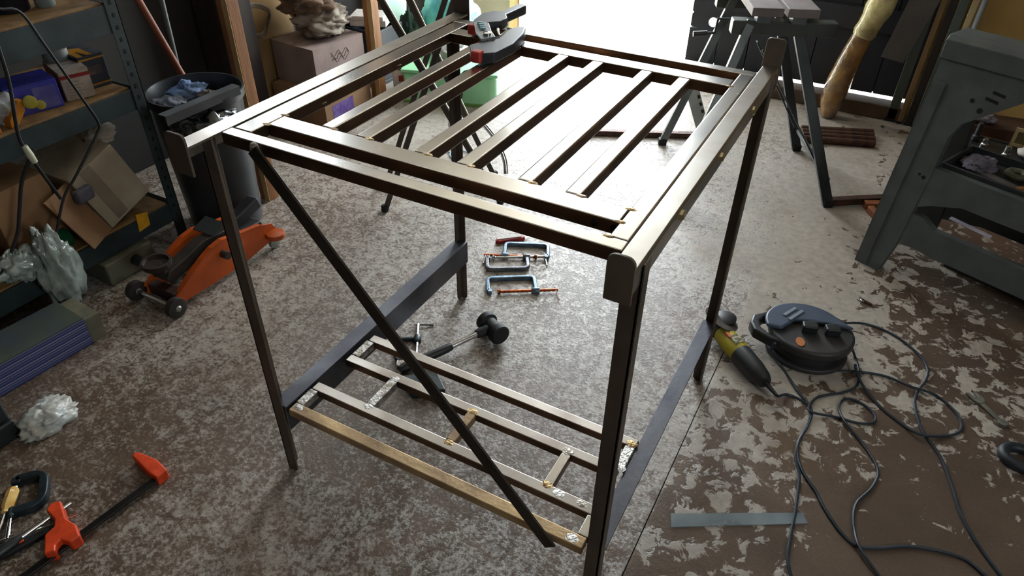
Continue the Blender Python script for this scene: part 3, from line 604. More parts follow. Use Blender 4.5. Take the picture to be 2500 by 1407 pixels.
# ---------------------------------------------------------------- steel shelving along the left wall
XS, XB, YA, YB = -1.03, -1.43, -.36, .565
sv = thing('shelving_unit', 'dark green-black slotted steel shelving with chipboard shelves', 'shelving', ((XS+XB)/2, (YA+YB)/2, 0))
M_xy = Matrix.Identity(4)
def post(x, y, sx, sy):
    f, t = .036, .0025
    mb = MB().box((x, y, 0), (x+sx*f, y+sy*t, 1.8)).box((x, y, 0), (x+sx*t, y+sy*f, 1.8))
    o = obj('upright', mb, SHELFM, sv)
    return o
pf = post(XS+.006, YB, -1, -1); post(XB, YB, 1, -1); post(XS+.006, YA, -1, 1); post(XB, YA, 1, 1)
for k in range(26):
    z = .10 + k*.034
    obj('slot', MB().box((XS+.0065, YB-.022, z), (XS+.0068, YB-.015, z+.012)), HOLE, pf)
for zt_, lh in ((.788, .078), (.547, .064), (.156, .066), (1.25, .07)):
    obj('shelf_board', MB().box((XB+.003, YA+.04, zt_-.012), (XS-.004, YB-.038, zt_)), SHELFW, sv, bevel=.001)
    obj('shelf_lip', MB().box((XS-.003, YA+.04, zt_-lh-.004), (XS+.004, YB-.003, zt_-.006)), SHELFM, sv, bevel=.001)
    obj('shelf_lip', MB().box((XB+.003, YB-.006, zt_-lh), (XS-.004, YB-.0035, zt_-.013)), SHELFM, sv)
lab = obj('yellow_label', MB().prism([(.404, .112), (.446, .118), (.450, .163), (.410, .172)], XS+.0045, XS+.0055, Myz(0)), mat('yellow_sticker', '#d19a17', '#b98411', 60, .6), sv)
lab['label'] = 'yellow warning sticker on the lowest shelf lip'
def carton(name, label, cx, cy, z, sx, sy, sz, ang, m, cat='box', group=None, tape=None, flap=False, bev=.002):
    M = frame((cx, cy, z), ang)
    t = thing(name, label, cat, (cx, cy, z), group)
    obj('body', MB(M).box((-sx/2, -sy/2, 0), (sx/2, sy/2, sz)), m, t, bevel=bev)
    obj('lid_flap', MB(M).box((-sx/2, -sy/2, sz), (-.002, sy/2, sz+.003)), m, t)
    obj('lid_flap', MB(M).box((.002, -sy/2, sz), (sx/2, sy/2, sz+.003)), m, t)
    if tape: obj('tape', MB(M).box((-.02, -sy/2-.0005, sz+.003), (.02, sy/2+.0005, sz+.0036)), tape, t)
    return t, M
zB = .547
NAVY = mat('navy_card', '#20232e', '#181a22', 14, .6)
t, M = carton('product_box', 'bright blue carton on the middle shelf beside the red box', -1.135, .300, zB, .10, .13, .076, -.25, mat('bright_blue_card', '#2a2fa8', '#3a3f96', 14, .5))
obj('print_panel', MB(M).box((.0502, .0, .006), (.0508, .058, .066)), mat('pale_blue_print', '#4b4a94', '#6b6aa6', 20, .5), t)
t, M = carton('product_box', 'white carton with red end and red stripe on middle shelf', -1.135, .425, zB, .13, .078, .080, -.30, mat('white_print_card', '#c3b8ad', '#a99d92', 30, .6))
obj('red_panel', MB(M).box((-.065, -.0396, .0), (.050, -.0390, .070)), REDP, t)
obj('red_stripe', MB(M).box((.0652, -.039, .062), (.0658, .039, .072)), REDP, t)
for k in range(5): obj('print_line', MB(M).box((.0652, -.028, .050-k*.009), (.0656, -.028+.035+.01*(k % 2), .0515-k*.009)), mat('grey_print', '#7f7a76', None, rough=.7), t)
t, M = carton('product_box', 'navy carton with yellow-orange bands by the shelf upright', -1.165, .495, zB, .12, .075, .092, -.12, NAVY)
YB_ = mat('amber_print', '#b07a17', '#96670f', 30, .5)
for (z0, z1) in ((.083, .088), (.010, .014)): obj('amber_band', MB(M).box((.0602, -.037, z0), (.0608, .0375, z1)), YB_, t)
obj('amber_band', MB(M).prism([(-.05, -.03), (.058, -.034), (.058, -.020), (.0, -.012), (.052, -.004), (.058, .010), (-.02, .012)], .0952, .0958), YB_, t)
obj('print_panel', MB(M).box((.0602, -.020, .040), (.0608, .022, .064)), mat('brown_print', '#6b4b3b', '#3c2f2c', 60, .6, lo=.48, hi=.52), t)
pk = obj('grease_tub', MB().lathe([(.030, 0), (.034, .006), (.034, .030), (.036, .032), (.036, .040), (.030, .042)], 20, Matrix.Translation((-1.19, .44, zB+.0835))), mat('pale_tub', '#8d9490', '#7a8280', 20, .5), smooth=True)
tag(pk, 'small pale tub standing on the white and red carton', 'tub')
yt = thing('spray_gun', 'yellow and orange plastic tool at front of the middle shelf', 'tool', (-1.06, .215, zB))
obj('body', MB().prism([(.180, .0), (.205, .004), (.232, .03), (.240, .06), (.222, .062), (.206, .04), (.186, .022)], -1.075, -1.045, Matrix.Translation((0, 0, zB)) @ Myz(0)), mat('amber_plastic', '#d08a1c', '#b87413', 14, .45), yt, bevel=.004)
obj('knob', MB().lathe([(.014, 0), (.017, .004), (.017, .012), (.012, .014)], 18, rotX(Vector((-1.043, .248, zB+.052)), Vector((1, -.2, .2)).normalized())), YELLOW, yt, smooth=True)
obj('knob', MB().lathe([(.010, 0), (.012, .003), (.012, .010), (.008, .011)], 18, rotX(Vector((-1.043, .272, zB+.036)), Vector((1, -.2, .2)).normalized())), YELLOW, yt, smooth=True)
gl = obj('work_glove', MB().blob((-1.10, .185, zB+.045), (.035, .045, .042), 12, .5, 16, 10, zB), mat('white_glove', '#b5b6b0', '#8d9296', 14, .8, 0, .4, 30), smooth='full'); tag(gl, 'crumpled white work glove on the middle shelf', 'glove')
ob_ = obj('orange_tray', MB().box((-1.16, .02, zB), (-1.04, .155, zB+.03)).box((-1.16, .02, zB+.03), (-1.15, .155, zB+.05)).box((-1.05, .02, zB+.03), (-1.04, .155, zB+.05)), mat('orange_tray_plastic', '#a85a12', '#8f4a0d', 10, .5), bevel=.003); tag(ob_, 'orange plastic tray at the left end of middle shelf', 'tray')
# top shelf
tn = obj('paint_tin', MB().lathe([(.045, 0), (.047, .003), (.047, .09), (.049, .093), (.045, .096), (.040, .090)], 22, Matrix.Translation((-1.17, .36, .788))), mat('dark_tin', '#22242c', '#2d3038', 8, .4, .5), smooth=True); tag(tn, 'dark paint tin on the top shelf in view', 'tin')
jr = obj('glass_jar', MB().lathe([(.022, 0), (.025, .004), (.025, .04), (.018, .05), (.020, .052), (.020, .062), (.016, .064)], 20, Matrix.Translation((-1.13, .432, .788))), mat('grey_jar', '#7a827e', '#646c69', 20, .3), smooth=True); tag(jr, 'small grey jar beside the dark paint tin', 'jar')
# lowest shelf
zC = .156
t = thing('carton', 'large dusty pale carton leaning on the lowest shelf', 'box', (-1.13, .40, zC))
Mc = Matrix.Translation((-1.040, .335, zC+.003)) @ Matrix.Rotation(math.radians(20), 4, 'X')
obj('body', MB(Mc).box((-.24, .0, .0), (.0, .165, .205)), CARDP, t, bevel=.003)
e1 = Vector((.054, -.10, 0)); A_ = Vector((-1.040, .333, zC+.003)); U_ = Vector((-.02, -.070, .185))
obj('flap', MB().add([A_, A_+e1, A_+e1+U_, A_+U_, A_+Vector((-.003,-.002,0)), A_+e1+Vector((-.003,-.002,0)), A_+e1+U_+Vector((-.003,-.002,0)), A_+U_+Vector((-.003,-.002,0))], [(0,1,2,3),(7,6,5,4),(0,4,5,1),(1,5,6,2),(2,6,7,3),(3,7,4,0)]), CARD, t)
obj('tape', MB(Mc).box((.0005, .035, .01), (.0012, .075, .204)), mat('dirty_tape', '#7f7361', '#6b6052', 14, .6), t)
t, M = carton('carton', 'brown carton behind hanging cables on the lowest shelf', -1.17, .135, zC, .20, .17, .235, .08, CARD)
t, M = carton('carton', 'brown carton partly hidden at left end of lowest shelf', -1.17, -.06, zC, .2, .18, .20, -.05, mat('ochre_cardboard', '#94703f', '#7c5c33', 6, .8))
pd = obj('sanding_pad', MB(frame((-1.03, .285, .305), .2)).box((-.014, -.03, -.02), (.012, .03, .022)), mat('grey_pad', '#5a5862', '#45434c', 14, .7), bevel=.008); 
tag(pd, 'grey sanding pad resting against the dusty pale carton', 'pad')
gb = obj('bottle', MB().lathe([(.026, 0), (.030, .004), (.030, .075), (.022, .095), (.012, .105), (.012, .122), (.009, .124)], 20, rotX(Vector((-1.07, .215, zC+.032)), Vector((.1, -.95, .08)).normalized())), mat('green_bottle', '#1d5a35', '#164629', 9, .25), smooth=True); tag(gb, 'green bottle lying on the lowest shelf above the plastic bag', 'bottle')
wp = tag(obj('crumpled_paper', MB().blob((-1.12, .44, .415), (.045, .045, .03), 9, .4, 16, 9), PAPER, smooth='full'), 'crumpled pale paper on top of the dusty carton', 'paper')
bag = thing('plastic_bag', 'crumpled clear polythene bag hanging over the lowest shelf edge', 'plastic bag', (-1.0, .10, .0))
obj('hanging_fold', MB().blob((-.985, .115, .145), (.030, .048, .135), 21, .45, 22, 18, freq=3.2), CLEARP, bag, smooth='full')
obj('side_fold', MB().blob((-1.0, .035, .215), (.028, .055, .045), 25, .5, 20, 14, freq=3.2), CLEARP, bag, smooth='full')
tin = thing('storage_tin', 'dusty grey-green tin under the lowest shelf behind the jack', 'tin', (-1.06, .34, 0))
obj('body', MB().box((-1.16, .25, 0), (-1.005, .42, .078)), mat('grey_green_tin', '#6c6b58', '#58574a', 9, .6), tin, bevel=.006)
obj('spout_cap', MB().lathe([(.018, 0), (.018, .008), (.014, .010)], 16, rotX(Vector((-1.005, .35, .045)), Vector((1, 0, 0)))), BLACKP, tin, smooth=True)
t = thing('carton', 'long low carton with blue stripes on the floor under shelves', 'box', (-.90, -.06, 0))
Ms = frame((-.822, .05, 0), math.radians(-94.5))
obj('body', MB(Ms).box((0, -.13, 0), (.27, 0, .088)), stripes('blue_stripe_card', [(0, '#2a3266'), (.22, '#5a5f80'), (.38, '#2f3668'), (.55, '#777a92'), (.68, '#343a66'), (.85, '#8a8ba0')], 42, 2), t, bevel=.002)
obj('end_panel', MB(Ms).box((-.042, -.128, 0), (-.0005, -.002, .082)), mat('grey_yellow_card', '#5d5d50', '#75705a', 20, .7), t, bevel=.002)
obj('lid', MB(Ms).box((.001, -.131, .088), (.27, .001, .092)), mat('dull_blue_lid', '#39414f', '#4a5342', 6, .6), t)
t = thing('tool_case', 'dark green-black case at the left edge on floor', 'case', (-.83, -.44, 0))
obj('body', MB().box((-1.0, -.72, 0), (-.672, -.256, .055)), mat('case_dark', '#1c2422', '#141a19', 9, .5), t, bevel=.006)
obj('lid', MB().box((-1.0, -.72, .057), (-.676, -.258, .13)), MATS['case_dark'], t, bevel=.008)
wb_ = obj('plastic_bag', MB().blob((-.655, -.200, .016), (.050, .066, .030), 31, .42, 20, 12, 0), WHITEBAG, smooth='full'); tag(wb_, 'crumpled milky white polythene bag on floor by the case', 'plastic bag')
for i, (p, r, lb) in enumerate((
    ([(-1.0, .225, .86), (-1.0, .249, .842), (-1.0, .292, .824), (-1.0, .320, .735), (-1.0, .364, .578), (-1.0, .384, .498), (-1.0, .366, .468), (-1.0, .268, .382), (-1.0, .213, .337), (-.995, .15, .25), (-1.0, .10, .2)], .0038, 'thin black cable looping down across the shelf lips'),
    ([(-.99, .206, .80), (-.99, .204, .753), (-.99, .194, .671), (-.99, .165, .55), (-.99, .170, .496), (-.99, .181, .437), (-.99, .201, .345)], .0048, 'thick black hanging cable with pale connector at the left'),
    ([(-.995, .19, .50), (-1.0, .133, .432), (-1.0, .092, .353), (-1.0, .059, .293), (-1.0, -.018, .219), (-1.0, -.08, .18)], .005, 'black cable trailing left in front of the brown cartons'))):
    cable(lb, p, r, m=BLACKR)
cn = obj('cable_connector', MB().tube([(-.986, .166, .520), (-.986, .170, .492), (-.986, .174, .470)], .009, 10, radii=[.007, .0095, .008]), mat('pale_connector', '#b9baa0', None, rough=.5), smooth=True); tag(cn, 'pale connector on the thick hanging cable', 'connector')
# ---------------------------------------------------------------- rubbish bin with rags
bn = thing('rubbish_bin', 'round black bin with bin bag, overflowing with rags', 'bin', (-1.0, .725, 0))
bx, by, rz = -1.0, .722, .485
obj('body', MB().lathe([(.112, 0), (.118, .004), (.140, rz-.03), (.150, rz-.026), (.150, rz), (.144, rz), (.134, rz-.04), (.126, rz-.12), (.05, rz-.13)], 32, Matrix.Translation((bx, by, 0))), mat('bin_plastic', '#1d1f21', '#26292b', 7, .4), bn, smooth=True)
obj('bin_bag', MB().blob((bx+.075, by-.050, rz-.075), (.095, .105, .062), 41, .30, 22, 14, freq=3), BINBAG, bn, smooth='full')
for i, (x, y, z, r, m, lb) in enumerate(((-1.045, .735, .455, (.060, .055, .035), BLUERAG, 'crumpled bright blue rag on top of the bin'), (-1.03, .655, .440, (.075, .050, .032), GREYRAG, 'grey-blue rag hanging at front of the bin'), (-.955, .745, .425, (.05, .055, .045), mat('dull_brown_paper', '#6f655c', '#564d46', 9, .8, 0, .4, 30), 'crumpled grey-brown paper in the bin'))):
    tag(obj('rag', MB().blob((x, y, z), r, 50+i, .5, 20, 12, freq=3), m, smooth='full'), lb, 'rag', 'rags in the bin')
ab = obj('angle_bar', MB().bar((-.872, .495, .505), (-.868, .775, .505), .030, .004).bar((-.857, .495, .492), (-.853, .775, .492), .004, .028), mat('dark_bar_grey', '#4a4c4e', '#3a3c3d', 9, .5, .4), bevel=.0008); tag(ab, 'dark steel angle bar resting across the bin rim', 'steel bar')
# ---------------------------------------------------------------- timbers, boards and cartons against the left wall
def timber(label, x, y, sx, sy, h_, m, m2=None, lean=(0, 0), group=None, cat='timber'):
    t = thing('timber_post', label, cat, (x, y, 0), group)
    obj('post', MB().bar((x, y, 0), (x+lean[0], y+lean[1], h_), sx, sy, up=(0, 1, 0)), m, t, bevel=.002)
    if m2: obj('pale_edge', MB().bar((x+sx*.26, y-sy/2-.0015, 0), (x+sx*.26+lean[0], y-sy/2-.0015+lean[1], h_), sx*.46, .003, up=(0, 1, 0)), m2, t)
    return t
timber('pine post with pale edge standing behind the bin', -.985, .912, .050, .045, 1.9, WOODO, WOODT)
timber('pine post between brown cartons and pale green sheet', -1.20, 1.88, .055, .045, 1.9, WOODO, WOODT)
bd = obj('dark_board', MB().box((-1.56, 1.23, 0), (-1.42, 1.40, 1.85)), WOODD, bevel=.004); tag(bd, 'dark stained cupboard side standing behind the pine post', 'board')
hb = obj('hardboard_sheet', MB().bar((-1.50, 1.55, 0.0), (-1.57, 1.55, 1.6), .31, .006, up=(1, 0, 0)), mat('tan_board', '#8f7248', '#765b38', 3, .8, 0, .2, 9), bevel=.001); tag(hb, 'tan hardboard sheet leaning against the left wall', 'board')
sk = obj('broom_handle', MB().tube([(-1.12, .93, .0), (-1.22, .76, .75), (-1.30, .62, 1.35)], .012, 10), mat('reddish_handle', '#7b3f25', '#632f1b', 9, .6), smooth=True); tag(sk, 'reddish wooden handle leaning behind the bin', 'handle')
gt_ = obj('conduit', MB().tube([(-1.24, .84, 0), (-1.25, .875, .70), (-1.26, .91, 1.5)], .009, 10), mat('grey_conduit', '#4f5553', '#424746', 9, .5), smooth=True); tag(gt_, 'thin grey conduit leaning beside the reddish handle', 'pipe')
t, M = carton('carton', 'tan carton with purple print, bottom of the left wall stack', -1.342, 1.655, 0, .28, .34, .165, .05, mat('tan_carton', '#8b6b4c', '#77593e', 5, .8))
obj('purple_print', MB(M).box((.1402, -.12, .03), (.1410, .03, .09)), mat('purple_print', '#4b2f7a', '#6c5a8f', 40, .6), t)
t, M = carton('carton', 'greyish carton with scribbled writing on top of tan carton', -1.345, 1.67, .169, .26, .30, .17, -.10, CARDG)
for k in range(3): obj('scribble', MB(M).tube(smooth_path([(.1305, -.05+.015*j, .10+.012*math.sin(j*2.1+k)+.014*k) for j in range(8)], 3), .0012, 5), mat('marker_ink', '#4d4038', None, rough=.8), t)
pp = thing('paper_sacks', 'crumpled brown paper sacks piled on the cartons', 'paper sack', (-1.35, 1.69, .342))
obj('sack', MB().blob((-1.335, 1.71, .405), (.11, .12, .062), 61, .45, 22, 14, .343, freq=3), PAPER, pp, smooth='full')
obj('sack', MB().blob((-1.36, 1.66, .50), (.10, .11, .06), 63, .45, 22, 14, freq=3), mat('brown_paper', '#7d6450', '#65503f', 9, .85, 0, .4, 30), pp, smooth='full')
rr = obj('wire_coil', MB().tube([Vector((-1.485+.012*math.sin(a*3), 1.47+.075*math.cos(a), .43+.06*math.sin(a)+.006*(k//24))) for k, a in ((k, 2*math.pi*k/24) for k in range(72))], .006, 6), mat('grey_brown_hose', '#7a6d5c', '#5c5145', 20, .7), smooth=True); tag(rr, 'coil of grey-brown hose hung on tan hardboard', 'hose')
cr = thing('crate', 'dark blue-black crate behind the second pine post', 'crate', (-1.43, 2.12, 0))
cx0, cx1, cy0, cy1, ch = -1.54, -1.30, 2.02, 2.24, .27
mbc = MB().box((cx0, cy0, 0), (cx1, cy1, .02)).box((cx0, cy0, .02), (cx0+.015, cy1, ch)).box((cx1-.015, cy0, .02), (cx1, cy1, ch)).box((cx0+.015, cy0, .02), (cx1-.015, cy0+.015, ch)).box((cx0+.015, cy1-.015, .02), (cx1-.015, cy1, ch))
obj('body', mbc, mat('blue_black_plastic', '#1d2630', '#151c24', 9, .5), cr, bevel=.004)
bk = obj('papers', MB(frame((-1.41, 2.13, .272), .4)).box((-.09, -.06, 0), (.09, .07, .03)).box((-.085, -.065, .031), (.08, .06, .05)), WHITEP, bevel=.002); tag(bk, 'stack of white papers lying on the dark crate', 'papers')
bt = thing('bottle', 'dark bottle with white and red label by green box', 'bottle', (-1.178, 2.03, 0))
obj('body', MB().lathe([(.034, 0), (.038, .004), (.038, .15), (.026, .18), (.014, .19), (.014, .215)], 22, Matrix.Translation((-1.178, 2.03, 0))), mat('brown_black_bottle', '#2b2624', '#38302c', 8, .3), bt, smooth=True)
obj('label_band', MB().lathe([(.0385, .04), (.039, .042), (.039, .118), (.0385, .12)], 22, Matrix.Translation((-1.178, 2.03, 0))), WHITEP, bt, smooth=True)
obj('red_mark', MB(Matrix.Translation((-1.178, 2.03, .08)) @ Matrix.Rotation(math.radians(-50), 4, 'Z')).box((.0385, -.012, -.014), (.0402, .012, .014)), REDP, bt)
obj('cap', MB().lathe([(.015, 0), (.016, .002), (.016, .018), (.012, .020)], 16, Matrix.Translation((-1.178, 2.03, .214))), BLACKP, bt, smooth=True)
# ---------------------------------------------------------------- pale green things beside the doorway
gbx = thing('plastic_box', 'mint green plastic box on the floor beside the doorway', 'box', (-.86, 2.12, 0))
Mg = frame((-1.085, 1.925, 0), math.radians(20))
obj('body', MB(Mg).prism([(.0, .0), (.43, .0), (.45, .02), (.45, .27), (.0, .27)], .0, .145), MINT, gbx, bevel=.014, seg=3)
obj('base_rim', MB(Mg).box((-.006, -.006, 0), (.456, .276, .016)), mat('green_edge', '#6f9a4e', '#5d8440', 9, .5), gbx, bevel=.003)
obj('lid', MB(Mg).box((-.008, -.008, .147), (.458, .278, .163)), MINT, gbx, bevel=.006)
ps = thing('pointed_board', 'pale mint pointed board leaning in the corner left of doorway', 'board', (-1.46, 2.42, 0))
Mpb = Matrix.Translation((-1.445, 2.405, 0)) @ Matrix.Rotation(math.radians(-6), 4, 'Y') @ Myz(0)
bpoly = [(0, .004), (.03, .05), (.075, .16), (.115, .30), (.16, .55), (.18, 1.05), (-.12, 1.05), (-.115, .55), (-.075, .30), (-.045, .16), (-.015, .05)]
obj('panel', MB(Mpb).prism(bpoly, -.009, .009), MINTP, ps, bevel=.004)
obj('edge_trim', MB(Mpb).tube([(y, z, .004) for y, z in [bpoly[6], bpoly[7], bpoly[8], bpoly[9], bpoly[10], (-.002, .012)]], .009, 8), mat('tan_trim', '#7d7364', '#665d50', 9, .6), ps, smooth=True)
dg = obj('dark_green_net', MB().blob((-1.345, 2.36, .13), (.07, .07, .15), 71, .4, 20, 14, 0, freq=3.5), mat('dark_green_netting', '#2c4538', '#1c2c25', 60, .8, 0, .6, 80), smooth='full'); tag(dg, 'bundle of dark green netting standing behind the mint box', 'netting')
tq = obj('polythene_bag', MB().blob((-1.19, 2.52, .19), (.15, .12, .20), 77, .30, 24, 16, 0, freq=2.6), TEAL, smooth='full'); tag(tq, 'turquoise polythene bag standing behind the mint green box', 'plastic bag')
wb2 = obj('polythene_bag', MB().blob((-.98, 2.16, .205), (.10, .07, .044), 79, .4, 20, 12, .165, freq=3), WHITEBAG, smooth='full'); tag(wb2, 'white polythene bag on the front of the mint box', 'plastic bag')
ck = cable('black cable with hooked end draped over the mint box', [(-.80, 1.90, .02), (-.80, 1.985, .06), (-.80, 2.005, .165), (-.76, 2.06, .172), (-.72, 2.11, .172), (-.70, 2.16, .172), (-.73, 2.19, .172), (-.76, 2.17, .172)], .007, m=BLACKR)
# folding X-leg trestle
xt = thing('folding_trestle', 'dark folding cross-leg trestle seen through the table slats', 'trestle', (-.44, 1.26, 0))
TRM = mat('trestle_brown_metal', '#4f463e', '#3c352f', 9, .5, .4); TRE = mat('trestle_cream_edge', '#c9c0ab', '#b0a68f', 9, .6)
n2 = Vector((-.58, .81, 0))*.205
for i in range(2):
    o_ = n2*i
    a, b_ = Vector((-.208, 1.31, 0))+o_, (Vector((-.540, 1.073, .805)) if i == 0 else Vector((-.481, 1.107, .805)))+o_
    obj('leg', MB().bar(a, b_, .019, .011, up=(.58, -.81, 0)), TRM, xt, bevel=.001)
    e = Vector((.0095, .007, .003))
    obj('leg_edge', MB().bar(a+(b_-a)*.25+e, b_+e, .004, .013, up=(.58, -.81, 0)), TRE, xt)
    a, b_ = Vector((-.557, 1.06, 0))+o_-n2*.08, Vector((-.309, 1.238, .805))+o_-n2*.08
    obj('leg', MB().bar(a, b_, .019, .011, up=(.58, -.81, 0)), TRM, xt, bevel=.001)
    obj('foot', MB().lathe([(.012, 0), (.014, .002), (.013, .022), (.009, .026)], 12, Matrix.Translation(a)), BLACKR, xt, smooth=True)
    obj('foot', MB().lathe([(.012, 0), (.014, .002), (.013, .022), (.009, .026)], 12, Matrix.Translation(Vector((-.208, 1.31, 0))+o_)), BLACKR, xt, smooth=True)
obj('cross_tube', MB().tube([Vector((-.540, 1.073, .805)), Vector((-.481, 1.107, .805))+n2], .011, 10), TRM, xt, smooth=True)
obj('cross_tube', MB().tube([Vector((-.309, 1.238, .805))-n2*.08, Vector((-.309, 1.238, .805))+n2*.92], .011, 10), TRM, xt, smooth=True)
obj('bent_tube', MB().tube(smooth_path([Vector((-.40, 1.52, .19)), Vector((-.35, 1.53, .13)), Vector((-.31, 1.525, .06)), Vector((-.295, 1.51, .008))], 5), .010, 10), CHROME, xt, smooth=True)
pi_ = obj('metal_pipe', MB().tube([(-.715, 1.76, .022), (-.655, 1.92, .022)], .022, 16, radii=[.022, .022]), mat('silver_pipe', '#b7b4b0', '#97928c', 9, .3, .9), smooth=True); tag(pi_, 'short silver pipe lying on floor behind the trestle', 'pipe')
cc = cable('thin pale blue cord coiled on floor beneath the trestle', [Vector((-.62+.09*math.cos(a)*(1-.02*k)+.006*k, 1.50+.055*math.sin(a)+.004*k, .004)) for k, a in ((k, k*.62) for k in range(26))], .0028, m=mat('pale_blue_cord', '#7fa3b2', '#6b8a97', 9, .5), sub=3)
# ---------------------------------------------------------------- folding workbench by the door
wk = thing('folding_workbench', 'folding vice workbench with two wooden jaws by the dark door', 'workbench', (.52, 2.0, 0))
u = Vector((.41, -.91, 0)).normalized(); v = Vector((.91, .41, 0)).normalized(); cW = Vector((.521, 2.004, 0))
def Wp(a, b_, z): return cW + u*a + v*b_ + Vector((0, 0, z))
WMT = mat('workbench_grey_steel', '#6d716f', '#565b5a', 9, .45, .5, .05, 60); WMD = mat('workbench_dark_steel', '#3a3f3f', '#2c3132', 9, .5, .4)
JAW = mat('worn_jaw_board', '#7d7370', '#655c59', 8, .7, 0, .1, 40)
for b0 in (-.098, .025): obj('jaw_board', MB().bar(Wp(.05, b0+.056, .645), Wp(-.50, b0+.056, .645), .108, .030), JAW, wk, bevel=.003)
for b0 in (-.098, .025): obj('jaw_bracket', MB().bar(Wp(.02, b0+.056, .615), Wp(-.03, b0+.056, .615), .05, .030), WMT, wk, bevel=.002)
for a in (-.02, -.36):
    rl_ = obj('screw_rail', MB().bar(Wp(a, -.145, .578), Wp(a, .225, .578), .052, .050), mat('rail_olive_grey', '#4c4f48', '#3c3f3a', 9, .5, .3), wk, bevel=.004)
crank = obj('crank', MB().tube([Wp(-.02, -.155, .60), Wp(-.02, -.195, .60), Wp(-.02, -.198, .550), Wp(-.02, -.255, .545)], .006, 8), WMD, wk, smooth=True)
obj('crank_knob', MB().tube([Wp(-.02, -.225, .547), Wp(-.02, -.275, .543)], .010, 10), BLACKP, crank, smooth=True)
for sa in (1, -1):
    foot = Wp(.239*sa, .282, 0); top = Wp(-.01 if sa > 0 else -.33, .10, .555)
    obj('leg', MB().bar(foot+Vector((0, 0, .01)), top, .036, .026, up=u), WMD, wk, bevel=.002)
    foot2 = Wp(.239*sa, -.292, 0); top2 = Wp(-.01 if sa > 0 else -.33, -.08, .60)
    obj('leg', MB().bar(foot2+Vector((0, 0, .01)), top2, .032, .022, up=u), WMT, wk, bevel=.002)
    for f_ in (foot, foot2): obj('foot', MB().bar(f_+Vector((0, 0, .0)), f_+Vector((0, 0, .028)), .034, .030, up=u), BLACKR, wk, bevel=.003)
    obj('side_strut', MB().bar(Wp(.17*sa-.02, .235, .125), Wp(.05*sa-.05, -.02, .50), .005, .016, up=u), WMD, wk)
obj('step_bar', MB().bar(Wp(.225, .262, .10), Wp(-.225, .262, .10), .014, .016), WMD, wk, bevel=.002)
obj('base_bar', MB().bar(Wp(.235, .29, .018), Wp(.19, .52, .018), .030, .026), RUST, wk, bevel=.002)
sl = obj('perforated_side', MB().bar((.262, 2.345, .012), (.205, 2.26, .215), .055, .004, up=u), mat('pale_grey_step', '#9ba09c', '#8a8f8b', 9, .5), wk)
for k in range(4):
    q = Vector((.262, 2.345, .012)).lerp(Vector((.205, 2.26, .215)), .2+.18*k) + v*.020 + u*.004
    obj('slot', MB().bar(q, q.lerp(q+Vector((-.057, -.085, .203)), .07), .010, .003, up=u), HOLE, wk)
stp = obj('steel_bar', MB().bar((-.16, 2.03, .0125), (.33, 2.27, .0125), .026, .025), RUST, bevel=.001); tag(stp, 'dark steel bar lying on floor under the workbench', 'steel bar')
# rusty tubes on floor
for i, (x0, y0, x1, y1, z_) in enumerate(((.66, 2.545, .950, 2.665, 0), (.67, 2.512, .958, 2.625, 0), (.68, 2.478, .966, 2.585, 0), (.69, 2.44, .972, 2.540, 0))):
    o_ = obj('steel_tube', MB().tube([(x0, y0, .0155), (x1, y1, .0155)], .0152, 12), RUST, smooth=True)
    tag(o_, ['rusty steel tube farthest from camera in the floor bundle', 'second rusty steel tube from the back of floor bundle', 'third rusty steel tube from the back of floor bundle', 'rusty steel tube nearest camera in the floor bundle'][i], 'steel tube', 'rusty tubes bundled by the sill')
of1 = obj('wood_offcut', MB().bar((1.0, 1.955, .014), (1.14, 2.03, .014), .030, .028).bar((1.02, 1.935, .014), (1.07, 1.86, .014), .022, .028), mat('orange_offcut', '#8a4d25', '#6f3c1c', 9, .6), bevel=.002); tag(of1, 'orange-brown angled offcut beside the sawhorse leg', 'offcut')
# ---------------------------------------------------------------- wrapped roll leaning on the door
rw = thing('wrapped_roll', 'tall brown roll in clear polythene leaning by the dark door', 'roll', (.745, 2.79, 0))
rp = [(.742, 2.78, .005), (.738, 2.79, .08), (.745, 2.795, .16), (.762, 2.80, .27), (.785, 2.805, .38), (.815, 2.81, .50), (.85, 2.82, .70), (.90, 2.84, 1.1)]
obj('core', MB().tube(rp, 0, 16, radii=[.032, .052, .056, .050, .044, .046, .050, .050]), mat('brown_roll', '#94703a', '#5d4430', 13, .20, 0, .8, 34, detail=8, lo=.36, hi=.66, coat=1.0), rw, smooth=True)
obj('polythene_wrap', MB().tube(smooth_path(rp[4:], 4), 0, 18, radii=[.046+.010*min(k, 4)/4+.004*math.sin(k*1.9) for k in range(13)]), mat('creamy_wrap', '#d0c288', '#8f7f55', 14, .25, 0, .9, 26, coat=.8), rw, smooth=True)
BATM = [mat('tan_batten', '#8b7048', '#745b39', 6, .7, stretch=(5, 5, .5)), mat('grey_green_batten', '#4f574f', '#424942', 6, .6, stretch=(5, 5, .5)), WOODD, mat('bluish_white_pipe', '#a9b3bb', '#949da5', 6, .5), mat('cream_batten', '#b3a078', '#9b8962', 6, .7, stretch=(5, 5, .5))]
